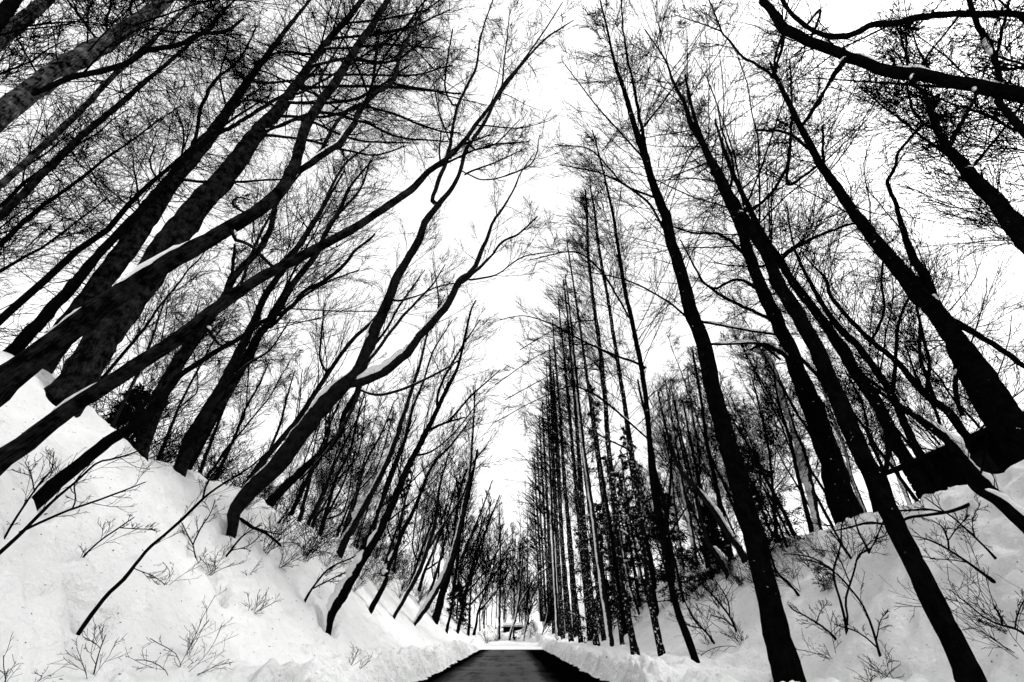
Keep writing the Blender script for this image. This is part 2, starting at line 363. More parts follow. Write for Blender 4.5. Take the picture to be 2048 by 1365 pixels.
def tree(name, label, pts, style='broad', base='g', k=-.06, mats='bark', limbs=(), snow=(), over=None, cat='tree', group=None, S=12, seed=None, rough=.06, km=0.0, dist_k=None, root=True):
    seed = seed if seed is not None else len(TREES)*7+3; TREES.append(name); rng = np.random.default_rng(seed)
    p0 = pts[0]; d0 = ray(p0[0], p0[1])
    if base == 'g': b = ground_hit(p0[0], p0[1])
    elif base[0] == 'x': b = CAM+d0*(base[1]/d0[0])
    elif base[0] == 'y': b = CAM+d0*(base[1]/d0[1])
    def place(px, py, a, kk, mm=0.0):
        d = ray(px, py); den = d[1]-kk*d[2]-mm*d[0]
        den = max(den, .12); t = (a[1]+kk*(CAM[2]-a[2])-mm*a[0])/den
        return CAM+d*t, t
    P = []; R = []
    for x, y, w_ in pts:
        q, t = place(x, y, b, k, km); P.append(q); R.append(t)
    P = np.array(P); R = radii(pts, np.array(R))
    g = hgt(P[0, 0], P[0, 1])
    # root flare down into the ground
    d0 = nrm(P[0]-P[1])
    if root:
        if P[0, 2] > g+.05:
            dd = nrm(d0+np.array([0, 0, -.04])) if d0[2] < -.5 else nrm(d0+np.array([0, 0, -.35]))
            ext = P[0]+dd*(P[0, 2]-g+max(.4, R[0]*1.5))/max(-dd[2], .3)
        else: ext = P[0]+nrm(d0+np.array([0, 0, -.6]))*max(.6, R[0]*4.5)
        P = np.vstack([ext, P]); R = np.concatenate([[R[0]*(1.25 if P[1, 2] > g+.05 else .95)], R]); R[1] *= 1.10
    base_pt = P[0].copy()
    Lt = np.linalg.norm(np.diff(P, axis=0), axis=1).sum()
    n = int(np.clip(Lt/max(.10, np.median(R)*.8), 24, 150))
    D = catmull(np.column_stack([P, R*1.0]), n); Pd = D[:, :3]; Rd = np.maximum(D[:, 3], .006)
    jit = rng.normal(0, 1, (n, 3)); jit = (jit+np.roll(jit, 1, 0)+np.roll(jit, 2, 0)+np.roll(jit, 3, 0))/2
    Pd = Pd+jit*Rd[:, None]*.06
    rt = thing(name, label, cat, base_pt, group)
    def put(nm, V, Q, T, m, B=None):
        return new_obj(nm, mesh_np(nm, V-base_pt, Q, T, True, B), m, rt)
    V, Q, T, B = trunk_tube(Pd, Rd, S, rough, seed+1)
    put('trunk', V, Q, T, M[mats], B)
    LB = []
    for li, lp in enumerate(limbs):
        # attach plane at the nearest trunk point in the picture
        opts = dict(kk=k, mm=rng.uniform(-.12, .12))
        if isinstance(lp[0], dict): opts.update(lp[0]); lp = lp[1:]
        cand = [Pd]+[l[0] for l in LB]; allp = np.vstack(cand)
        rel = allp-CAM; fw = rel[:, 1]*CT+rel[:, 2]*ST; up_ = -rel[:, 1]*ST+rel[:, 2]*CT
        sx = 1024+F*rel[:, 0]/fw; sy = 682.5-F*up_/fw
        j = np.argmin(np.where(fw > .2, (sx-lp[0][0])**2+(sy-lp[0][1])**2, 1e12)); A = allp[j]
        q = []; r = []
        for ii, (x, y, w_) in enumerate(lp):
            pt, t = place(x, y, A, opts['kk'], opts['mm']); q.append(pt); r.append(t)
        q = np.array(q); r = radii(lp, np.array(r))
        if np.linalg.norm(q[0]-A) < 3: q = np.vstack([A, q]) if np.linalg.norm(q[0]-A) > .05 else q; r = np.concatenate([[r[0]], r]) if len(q) > len(r) else r
        LL = np.linalg.norm(np.diff(q, axis=0), axis=1).sum(); nn = int(np.clip(LL/.22, 12, 60))
        D = catmull(np.column_stack([q, r]), nn); lq = D[:, :3]; lr = np.maximum(D[:, 3], .0045)
        jj = rng.normal(0, 1, (nn, 3)); jj = (jj+np.roll(jj, 1, 0)+np.roll(jj, 2, 0))/2; jj[0] = 0
        lq = lq+jj*np.minimum(lr[:, None]*.25, .05)
        V, Q, T, B = trunk_tube(lq, lr, 8, rough, seed+5+li); put('limb', V, Q, T, M['bark' if mats == 'bark_patch' else mats], B); LB.append((lq, lr))
        if cat == 'tree' and lr[0] > .03 and rng.random() < .5:
            a_ = rng.uniform(.0, .12); V, Q, T = loaf(lq, lr, a_, min(a_+rng.uniform(.05, .16), .5), lr[0]*rng.uniform(.7, 1.2), rng); put('snow_cap', V, Q, T, M['snow'])
    st = dict(STY[style]); 
    if over: st.update(over)
    Pt = catmull(Pd, 40)[None]; Rt = np.interp(np.linspace(0, 1, 40), np.linspace(0, 1, n), Rd)[None]
    ch = crown(rng, Pt, Rt, LB, st, Lt)
    if ch:
        V, Q = join(ch); put('crown', V, Q, None, M['twig'])
    for (which, pa, pb, fat) in snow:
        src = (Pd, Rd) if which < 0 else LB[which]
        rel = src[0]-CAM; fw = rel[:, 1]*CT+rel[:, 2]*ST; up_ = -rel[:, 1]*ST+rel[:, 2]*CT; ok = fw > .2
        sx = 1024+F*rel[:, 0]/fw; sy = 682.5-F*up_/fw
        a, b_ = sorted(int(np.argmin(np.where(ok, (sx-q_[0])**2+(sy-q_[1])**2, 1e12))) for q_ in (pa, pb))
        fat = fat*fw[(a+b_)//2]/F; a /= len(sx)-1; b_ = max(b_/(len(sx)-1), a+.02)
        V, Q, T = loaf(src[0], src[1], a, b_, fat, rng); put('snow_cap', V, Q, T, M['snow'])
    return rt
def dup(root, loc, rz, sc, label, group):
    r = root.copy(); COL.objects.link(r); r.location = loc; r.rotation_euler = (root.rotation_euler[0], root.rotation_euler[1], rz); r.scale = (sc,)*3
    r['label'] = label; r['group'] = group
    for c in list(root.children):
        d = c.copy(); COL.objects.link(d); d.parent = r
    return r
PITS += [(*ground_hit(px, py)[:2], r, d) for px, py, r, d in ((222, 955, .5, .45), (262, 945, .45, .3), (415, 1142, .5, .4), (440, 1004, .35, .35), (318, 1003, .22, .28), (355, 966, .2, .2), (468, 1000, .35, .25), (395, 975, .2, .2), (545, 1080, .5, .3), (60, 960, .5, .3), (120, 1060, .4, .2), (180, 1225, .3, .2), (430, 1185, .35, .35), (1990, 1165, .3, .25), (2005, 1255, .3, .25), (463, 1056, .6, .35), (94, 990, .45, .3), (660, 1252, .4, .3), (741, 1225, .3, .2), (787, 1240, .3, .2), (829, 1250, .3, .2), (372, 910, .5, .3), (548, 1006, .35, .25), (677, 1118, .4, .25), (1397, 1350, .5, .22), (1327, 1330, .5, .2), (1272, 1317, .5, .2), (1223, 1304, .5, .2), (1194, 1298, .5, .2), (181, 1238, .3, .2))]
# ------------------------------------------------------------------ ground and road
def axis(segs):
    out = [segs[0][0]]
    for a, b, s in segs:
        n = max(1, int(round((b-a)/s))); out += list(np.linspace(a, b, n+1)[1:])
    return np.array(out)
gx = axis([(-420, -60, 30), (-60, -20, 1.2), (-20, -12.5, .25), (-12.5, -2.4, .065), (-2.4, 2.4, .6), (2.4, 5, .055), (5, 16, .10), (16, 24, .3), (24, 60, 1.2), (60, 420, 30)])
gy = axis([(-60, -6, 6), (-6, 3, .6), (3, 26, .075), (26, 60, .16), (60, 110, .6), (110, 260, 3), (260, 800, 40)])
GX, GY = np.meshgrid(gx, gy, indexing='ij'); GZ = hgt(GX, GY, True)
idx = np.arange(GX.size).reshape(GX.shape)
Q = np.stack([idx[:-1, :-1], idx[1:, :-1], idx[1:, 1:], idx[:-1, 1:]], -1).reshape(-1, 4)
g = new_obj('ground', mesh_np('ground', np.stack([GX, GY, GZ], -1).reshape(-1, 3), Q), M['ground']); g['kind'] = 'structure'
def sheet(name, xs, ys, m, z):
    X, Y = np.meshgrid(xs, ys, indexing='ij'); Z = z+0*X; i = np.arange(X.size).reshape(X.shape)
    q = np.stack([i[:-1, :-1], i[1:, :-1], i[1:, 1:], i[:-1, 1:]], -1).reshape(-1, 4)
    V = np.stack([X, Y, Z], -1).reshape(-1, 3); return V, q
v1, q1 = sheet('r', np.linspace(-3.9, 3.9, 14), np.linspace(-40, 54.3, 60), None, 0)
v2, q2 = sheet('r', np.linspace(-16, -3.9, 8), np.linspace(48.6, 54.3, 6), None, 0)
V, Q = join([(v1, q1), (v2, q2)])
r_ = new_obj('road', mesh_np('road', V, Q, None, False), M['road']); r_['kind'] = 'structure'

# ------------------------------------------------------------------ left side trees (traced trunks)
LL = 'tall larches on the left bank'
tree('larch_tree', 'dark trunk cutting the very top left corner of the picture', [(-420, 560, 75), (-60, 100, 46), (0, 38, 40), (38, -12, 30), (90, -80, 20)], 'bare', base=('x', -10.5), k=-.02)
tree('larch_tree', 'rugged trunk with pale bark patches just inside the top left corner', [(-560, 620, 80), (-200, 230, 60), (-60, 128, 48), (0, 76, 42), (50, 38, 36), (95, 0, 28), (150, -50, 22), (230, -130, 12)], 'bare', base=('x', -11.5), k=-.02, mats='bark_patch')
tree('larch_tree', 'thick mottled pale trunk with a long dark branch in the upper left',
     [(-640, 700, 80), (-300, 455, 72), (-120, 320, 62), (0, 229, 52), (60, 184, 50), (120, 140, 48), (200, 92, 42), (270, 48, 36), (325, 7, 28), (400, -70, 20), (480, -150, 10)], 'bare', base=('x', -12), k=-.02, mats='bark_patch', S=18,
     over=dict(n1=34, t0=.35, a1=(75, 15), l1=4.5, n2=10, n3=4),
     limbs=[[(60, 190, 10), (150, 154, 14), (246, 130, 13), (294, 103, 12), (355, 92, 11), (403, 68, 10), (451, 62, 8), (487, 38, 6)], [(403, 68, 8), (420, 60, 7), (437, 28, 6)],
            [(215, 60, 6), (213, 35, 6), (221, 10, 5), (219, -20, 4)], [(188, 72, 4), (160, 35, 4), (130, -5, 3)], [(262, 30, 6), (267, -20, 5)], [(75, 148, 4), (50, 105, 4), (30, 70, 3)],
            [(280, 55, 4), (330, 62, 4), (490, 71, 3)]])
tree('larch_tree', 'upper of the two thin parallel trunks crossing the left edge with light ringed bark', [(-520, 790, 30), (-150, 493, 20), (0, 370, 16), (92, 287, 16), (164, 219, 14), (225, 155, 12), (300, 85, 9), (370, 20, 6), (410, -25, 4)], 'larch', base=('x', -15), k=.02, mats='bark_patch', group=None, over=dict(t0=.42, l1=4.0))
tree('larch_tree', 'lower of the two thin parallel trunks crossing the left edge', [(-520, 870, 32), (-150, 550, 22), (0, 432, 18), (113, 320, 17), (171, 266, 15), (240, 208, 13), (290, 164, 11), (360, 105, 8), (430, 40, 5), (470, 0, 3)], 'larch', base=('x', -14), k=.02, mats='bark_light', over=dict(t0=.42, l1=4.2))
tree('larch_tree', 'slimmer straight trunk running beside the thick pair at far left', [(-80, 800, 40), (0, 727, 32), (68, 659, 27), (110, 610, 25), (150, 567, 23), (191, 515, 20), (232, 472, 18), (273, 430, 16), (330, 362, 13), (390, 300, 9), (450, 250, 6), (540, 190, 3)], 'larchlow', base=('x', -13), k=0)
tree('larch_tree', 'dark straight larch with curved side branches left of the thickest trunk',
     [(10, 830, 62), (60, 765, 58), (120, 680, 54), (185, 590, 49), (240, 515, 45), (300, 430, 41), (325, 390, 38), (376, 325, 32), (415, 280, 28), (470, 200, 20), (520, 130, 14), (580, 50, 9), (620, 0, 6), (650, -40, 4)], 'larchlow', base=('x', -12.3), k=0, mats='bark_light', S=16,
     limbs=[[(383, 307, 9), (395, 260, 8), (407, 205, 8), (431, 160, 7), (478, 120, 5), (512, 55, 3)], [(430, 270, 9), (470, 250, 9), (550, 200, 8), (600, 170, 6), (650, 120, 4)], [(368, 360, 6), (420, 365, 6), (560, 360, 4)],
            [(330, 375, 5), (300, 330, 4), (310, 290, 3)], [(365, 320, 5), (366, 260, 4), (355, 225, 3)], [(283, 420, 5), (272, 360, 4), (265, 310, 3)], [(455, 225, 5), (440, 150, 4), (455, 90, 3), (430, 40, 2)]])
BIGL = [[(640, 100, 6), (700, 96, 6), (780, 90, 5), (880, 98, 3)], [(620, 135, 7), (690, 118, 7), (780, 125, 6), (850, 80, 4)], [(600, 175, 8), (680, 172, 7), (788, 176, 6), (921, 188, 4)],
        [(575, 205, 7), (650, 205, 7), (720, 195, 6), (820, 130, 4)], [(560, 232, 7), (640, 235, 6), (736, 215, 6), (880, 263, 4), (920, 266, 3)], [(545, 255, 7), (640, 225, 7), (730, 246, 6), (791, 273, 5), (897, 284, 3)],
        [(530, 262, 6), (600, 240, 6), (716, 280, 5), (820, 286, 3)], [(520, 268, 6), (610, 280, 5), (685, 300, 5), (750, 310, 4), (812, 292, 3)],
        [(650, 80, 6), (740, 70, 6), (820, 55, 5), (900, 20, 3)], [(675, 50, 5), (760, 40, 5), (860, 20, 4)], [(630, 110, 5), (560, 105, 5), (500, 130, 3)], [(600, 160, 5), (520, 165, 5), (470, 150, 3)], [(560, 215, 5), (500, 200, 5), (455, 215, 3)],
        [(545, 250, 5), (500, 300, 4), (450, 330, 3)], [(590, 190, 6), (700, 130, 5), (800, 60, 4), (880, 0, 3)], [(610, 150, 6), (720, 150, 5), (830, 150, 4), (905, 130, 3)]]
tree('larch_tree', 'thickest trunk on the left ridge with whorls of heavy level branches high up',
     [(128, 800, 84), (150, 775, 78), (222, 652, 70), (300, 545, 62), (360, 462, 56), (410, 400, 50), (455, 345, 44), (478, 318, 41), (513, 270, 34), (560, 215, 26), (600, 160, 20), (650, 90, 15), (700, 30, 11), (735, -15, 8), (770, -60, 5)], 'larch', base='g', k=-.03, mats='bark_light', S=20,
     over=dict(t0=.42, n1=100, l1=4.6, s1=.011, nl=26), limbs=BIGL)
tree('deciduous_tree', 'big curving grey trunk with snow along its back reaching in low from the left edge',
     [(-260, 960, 96), (-80, 842, 80), (0, 775, 68), (60, 722, 56), (137, 663, 47), (200, 615, 42), (300, 548, 37), (400, 490, 33), (500, 432, 29), (545, 398, 27), (570, 372, 26), (588, 335, 24), (598, 300, 22), (604, 273, 22), (622, 235, 21), (645, 200, 20), (670, 165, 19), (692, 130, 17), (715, 92, 16), (745, 50, 14), (775, 0, 11), (800, -50, 7)], 'bare', base=('x', -8.6), k=-.02, mats='bark_light', S=20, rough=.05,
     limbs=[[(598, 345, 14), (641, 311, 14), (682, 285, 13), (737, 200, 12), (785, 160, 10), (800, 110, 8), (830, 50, 5), (850, 0, 3)], [(641, 311, 9), (652, 280, 8), (672, 245, 8), (700, 215, 7), (735, 200, 6), (760, 60, 4)],
            [(646, 208, 6), (640, 160, 5), (680, 90, 4), (720, 20, 3)], [(495, 430, 5), (465, 410, 5), (475, 395, 4), (500, 400, 3)], [(470, 478, 7), (495, 486, 7), (547, 536, 7)]],
     snow=[(-1, (252, 582), (405, 487), 15), (-1, (118, 682), (192, 626), 8)])
tree('deciduous_tree', 'long smooth trunk sweeping from the lower left edge up to the sky gap',
     [(-140, 1040, 54), (-60, 972, 48), (0, 920, 43), (50, 886, 39), (88, 858, 37), (120, 834, 35), (205, 775, 32), (308, 708, 30), (393, 649, 27), (444, 608, 25), (513, 560, 22), (581, 526, 20), (632, 498, 19), (702, 460, 17), (760, 424, 16), (822, 380, 14), (860, 342, 12), (900, 312, 10), (930, 280, 9), (955, 245, 8), (985, 205, 6), (1010, 165, 5), (1040, 130, 4), (1090, 60, 3), (1125, 5, 2)], 'bare', base=('x', -7.6), k=-.03, mats='bark_light', S=16,
     limbs=[[(553, 535, 9), (590, 500, 8), (640, 420, 7), (690, 330, 5), (740, 290, 3)], [(480, 575, 6), (520, 470, 6), (560, 400, 5), (640, 300, 3)], [(866, 340, 5), (950, 300, 4), (985, 292, 3), (1040, 240, 2)], [(900, 318, 6), (905, 300, 5), (980, 270, 3)],
            [(935, 275, 6), (950, 300, 4), (985, 290, 4), (1045, 285, 3)], [(640, 490, 7), (665, 440, 6), (720, 380, 5), (740, 320, 3)]],
     snow=[(-1, (122, 833), (212, 770), 7)])
tree('deciduous_tree', 'short leaning trunk rising from bare snow at left, ending in a broken upturned branch',
     [(97, 980, 26), (120, 960, 27), (160, 928, 25), (218, 882, 23), (290, 838, 19), (340, 775, 14), (362, 750, 12), (437, 700, 10), (485, 673, 9), (512, 650, 8), (581, 616, 8), (608, 584, 8), (648, 563, 8), (692, 526, 7), (709, 502, 6), (738, 480, 5), (750, 468, 4)], 'bare', base='g', k=-.03, over=dict(n1=3))
tree('deciduous_tree', 'dark trunk with torn roots at the ridge edge, bending up in an elbow',
     [(286, 888, 30), (296, 850, 38), (310, 815, 35), (345, 745, 28), (378, 690, 22), (420, 635, 17), (448, 594, 15), (475, 545, 14), (505, 515, 14), (523, 492, 14), (540, 460, 13), (547, 430, 12), (556, 395, 11), (580, 370, 9)], 'bare', base='g', k=-.03, mats='bark_light', limbs=[[(448, 590, 9), (462, 550, 8), (468, 510, 7), (470, 490, 6)], [(410, 648, 8), (440, 690, 5), (470, 690, 3)]], over=dict(n1=14))
tree('deciduous_tree', 'left stem of the leaning twin trunks on the ridge edge', [(372, 905, 24), (385, 868, 26), (440, 780, 22), (480, 700, 19), (510, 640, 16), (533, 587, 14), (563, 546, 12), (590, 505, 10), (627, 450, 8), (655, 400, 6), (690, 340, 3)], 'broad', base='g', k=-.02, mats='bark_snow', limbs=[[(452, 765, 7), (487, 735, 6), (540, 700, 4), (580, 640, 3)], [(395, 860, 8), (430, 790, 7), (470, 740, 5), (520, 655, 3)]])
tree('deciduous_tree', 'right stem of the leaning twin trunks on the ridge edge', [(384, 900, 20), (412, 855, 19), (478, 748, 18), (512, 680, 16), (553, 625, 15), (581, 575, 14), (630, 512, 12), (650, 470, 10), (680, 420, 8), (700, 375, 6), (745, 320, 3)], 'broad', base='g', k=-.02, mats='bark_light', limbs=[[(540, 655, 7), (585, 610, 6), (640, 572, 4), (718, 540, 3)]])
MF = [(715, 745, 26), (735, 700, 24), (752, 655, 23), (768, 625, 22), (778, 598, 20), (792, 560, 18), (805, 538, 17), (822, 508, 16), (838, 480, 15), (850, 445, 14), (873, 415, 12), (905, 375, 9), (920, 345, 8), (930, 305, 8), (942, 284, 8), (969, 246, 7), (993, 198, 6), (1017, 164, 6), (1051, 120, 5), (1095, 75, 4), (1147, 41, 2)]
tree('deciduous_tree', 'large forked trunk leaning over the left slope with thick snow in its crotch',
     [(466, 1050, 20), (470, 1022, 28), (500, 985, 34), (555, 930, 36), (590, 885, 35), (640, 818, 34), (680, 775, 31)]+MF, 'bare', base='g', k=-.05, mats='bark_snow', S=20, over=dict(n1=10, t0=.55),
     limbs=[[dict(kk=-.05), (702, 768, 18), (728, 764, 18), (754, 752, 18), (791, 727, 18), (820, 695, 17), (839, 669, 16), (870, 637, 16), (894, 608, 15), (918, 567, 14), (945, 540, 11), (959, 509, 9), (979, 464, 7), (986, 444, 6), (1003, 420, 5), (1024, 386, 4), (1044, 342, 3), (1068, 308, 2)],
            [(865, 400, 9), (873, 376, 9), (885, 345, 8), (894, 318, 8), (904, 267, 7), (918, 205, 6), (952, 137, 5), (960, 80, 4), (985, 0, 2)],
            [(925, 565, 7), (945, 548, 7), (966, 529, 6), (985, 510, 5), (1003, 485, 5), (1037, 468, 4), (1075, 433, 3)], [(938, 560, 4), (965, 556, 4), (993, 550, 3), (1044, 515, 3), (1100, 505, 2), (1150, 505, 2)],
            [(713, 775, 5), (735, 786, 5), (764, 789, 6), (815, 775, 6), (873, 748, 5), (918, 720, 3)], [(790, 603, 5), (815, 598, 4), (839, 591, 3), (867, 577, 3), (907, 567, 3)],
            [(762, 640, 8), (778, 590, 8), (800, 540, 7), (845, 470, 5), (852, 435, 4)], [(972, 360, 3), (1060, 330, 3), (1080, 270, 2)], [(905, 210, 4), (890, 170, 4), (905, 60, 3)], [(903, 290, 3), (880, 230, 3), (866, 160, 2)], [(1000, 200, 4), (1010, 110, 3), (1020, 20, 2)], [(880, 330, 4), (882, 262, 3)],
            [(928, 350, 4), (945, 342, 4), (990, 325, 3), (1045, 300, 2)], [(720, 770, 9), (712, 800, 8), (680, 860, 6), (655, 900, 5), (600, 960, 4)], [(735, 725, 7), (800, 640, 6), (860, 575, 4), (890, 530, 2)]],
     snow=[(-1, (628, 835), (690, 765), 9), (-1, (735, 702), (755, 650), 5), (0, (722, 764), (822, 696), 17), (0, (850, 658), (890, 612), 5)])
tree('fallen_branch', 'dark broken branch lying in the snow at the foot of the large forked trunk', [(474, 1038, 8), (505, 1055, 7), (530, 1066, 6), (562, 1092, 5)], 'bare', base='g', k=0, cat='branch', over=dict(n1=2, l1=.5, n2=3, n3=0), limbs=[[(505, 1055, 4), (535, 1064, 3), (563, 1070, 3)]])
tree('young_tree', 'slender dark stem growing close behind the large forked trunk, left of it', [(498, 962, 11), (512, 940, 12), (540, 905, 12), (570, 870, 11), (600, 833, 11), (628, 790, 10), (658, 745, 9), (680, 712, 8), (709, 676, 8), (747, 640, 6), (790, 580, 3)], 'slim', limbs=[[(655, 748, 5), (640, 720, 5), (642, 680, 4), (650, 600, 2)]], mats='bark_snow')
tree('young_tree', 'medium stem rooted in snow just right of the large forked trunk', [(546, 1000, 17), (560, 985, 17), (595, 950, 16), (645, 906, 14), (678, 868, 12), (690, 825, 11), (713, 785, 9), (735, 710, 7), (771, 662, 5), (800, 610, 4), (850, 540, 2)], 'slim', over=dict(n1=14))
tree('young_tree', 'snow-edged double-bent trunk half way down the left slope', [(677, 1112, 16), (690, 1080, 18), (705, 1055, 17), (723, 1022, 14), (756, 960, 13), (781, 906, 12), (795, 865, 11), (819, 792, 9), (839, 730, 7), (860, 650, 4), (890, 590, 2)], 'slim', mats='bark_white', snow=[(-1, (712, 1042), (738, 995), 10)])
tree('young_tree', 'pale snow-plastered stem rising out of a broken stump behind the slope trees', [(748, 1060, 8), (757, 1020, 10), (781, 957, 10), (800, 905, 9), (812, 870, 8), (826, 813, 7), (846, 765, 5), (866, 703, 4), (905, 640, 2)], 'slim', mats='bark_white')
tree('deciduous_tree', 'leaning trunk lowest on the left slope, thick snow on its lower back', [(660, 1248, 12), (662, 1230, 17), (674, 1208, 20), (690, 1182, 19), (723, 1124, 16), (756, 1070, 15), (775, 1030, 15), (796, 982, 14), (812, 945, 13), (825, 917, 12), (850, 870, 11), (873, 823, 9), (897, 772, 8), (914, 738, 6), (928, 683, 5), (942, 621, 4), (952, 601, 3)], 'slim', k=-.03,
     limbs=[[(850, 865, 6), (880, 850, 5), (930, 835, 3)], [(828, 912, 5), (860, 905, 4), (905, 870, 3), (960, 800, 2)], [(873, 815, 6), (880, 775, 5), (920, 700, 4), (960, 640, 2)], [(897, 845, 5), (945, 790, 4), (1000, 740, 2)]],
     snow=[(-1, (666, 1222), (703, 1160), 17), (-1, (704, 1158), (733, 1105), 12), (-1, (736, 1100), (762, 1055), 6)])
tree('young_tree', 'dark kinked trunk with a lump of snow at its bend on the left slope', [(741, 1221, 10), (755, 1195, 11), (770, 1167, 10), (776, 1138, 9), (790, 1105, 9), (803, 1070, 9), (832, 1011, 7), (854, 953, 6), (876, 917, 5), (901, 892, 4), (940, 840, 2)], 'slim', snow=[(-1, (770, 1167), (777, 1130), 8), (-1, (781, 1122), (790, 1104), 6)])
tree('young_tree', 'thin snow-backed stem standing alone below the dark clump of the left slope', [(787, 1236, 7), (805, 1205, 8), (832, 1156, 10), (846, 1125, 9), (854, 1100, 8), (868, 1055, 8), (875, 1010, 6), (880, 970, 5), (900, 900, 2)], 'slim', mats='bark_snow', limbs=[[(850, 1110, 6), (880, 1060, 5), (925, 990, 4), (945, 940, 3)]])
tree('young_tree', 'almost white snow-covered leaning stem near the road end on the left', [(829, 1247, 9), (840, 1232, 11), (854, 1213, 12), (875, 1178, 11), (890, 1150, 10), (905, 1105, 10), (917, 1060, 8), (926, 1015, 8), (937, 961, 7), (945, 870, 5), (950, 780, 3)], 'slim', mats='bark_white', snow=[(-1, (836, 1236), (905, 1105), 6)])
tree('deciduous_tree', 'black twin-footed trunk beside the almost white stem on the left', [(870, 1242, 15), (878, 1215, 15), (887, 1180, 14), (898, 1145, 12), (908, 1110, 11), (918, 1070, 9), (925, 1040, 8), (938, 985, 6), (955, 900, 4)], 'slim', limbs=[[(886, 1195, 5), (872, 1220, 5), (862, 1240, 5)], [(905, 1100, 6), (912, 1040, 5), (930, 950, 4), (975, 890, 2)]])
NT = [(893, 1264, 5, 905, 1200, 918, 1090, 'thin forked stem nearest the plough bank at the left road end'), (915, 1264, 6, 930, 1190, 965, 1090, 'stem with an arched snowy side branch at the left road end'),
      (936, 1272, 5, 940, 1210, 948, 1120, 'short upright stem over the gap in the left plough bank'), (947, 1273, 5, 956, 1225, 985, 1140, 'slanting stem right of the short upright one above the bank gap')]
for (x0, y0, w0, x1, y1, x2, y2, lab) in NT:
    tree('young_tree', lab, [(x0, y0, w0+1), ((x0+x1)/2+1, (y0+y1)/2, w0), (x1, y1, w0*.8), (x2, y2, w0*.5), (x2+18, y2-90, 2)], 'slim', S=8, limbs=[[(x1, y1, 4), (x1+35, y1-40, 3), (x1+80, y1-110, 2)]], over=dict(n1=12))
# extra slender stems of the left slope, each placed from its foot in the photograph
ES = [(596, 1000, 640, 900, 700, 760), (622, 1035, 668, 930, 735, 800), (655, 1015, 700, 900, 740, 760), (700, 1040, 730, 930, 790, 800), (730, 1090, 775, 960, 835, 830), (612, 990, 655, 880, 675, 770), (590, 1010, 630, 930, 700, 850), (820, 1170, 850, 1080, 880, 980),
      (838, 1180, 868, 1100, 915, 960), (905, 1185, 925, 1110, 985, 960), (925, 1200, 945, 1130, 1000, 990), (770, 1130, 800, 1040, 830, 930), (640, 1070, 665, 1010, 700, 930), (455, 905, 490, 820, 540, 720), (420, 890, 455, 800, 500, 700), (340, 860, 380, 770, 450, 640), (318, 830, 360, 720, 400, 600), (250, 800, 300, 690, 330, 600), (520, 950, 560, 850, 590, 740), (855, 1200, 880, 1120, 905, 1020)]
rg = np.random.default_rng(77)
for i, (x0, y0, x1, y1, x2, y2) in enumerate(ES):
    tree('young_tree', 'slender leaning stem in the thicket of young trees along the left slope', [(x0, y0, 7), ((x0+x1)/2+rg.normal(0, 3), (y0+y1)/2, 6), (x1, y1, 5), ((x1+x2)/2+rg.normal(0, 4), (y1+y2)/2, 4), (x2, y2, 2)], 'slim', S=7,
         over=dict(n1=14, l1=2.2), group='slender stems of the left slope thicket', mats=('bark', 'bark_snow')[i % 2], limbs=[[((x0+x1)/2, (y0+y1)/2, 4), (x1+rg.uniform(-30, 30), y1+10, 3), (x1+rg.uniform(-10, 60), y1-110, 2)]])

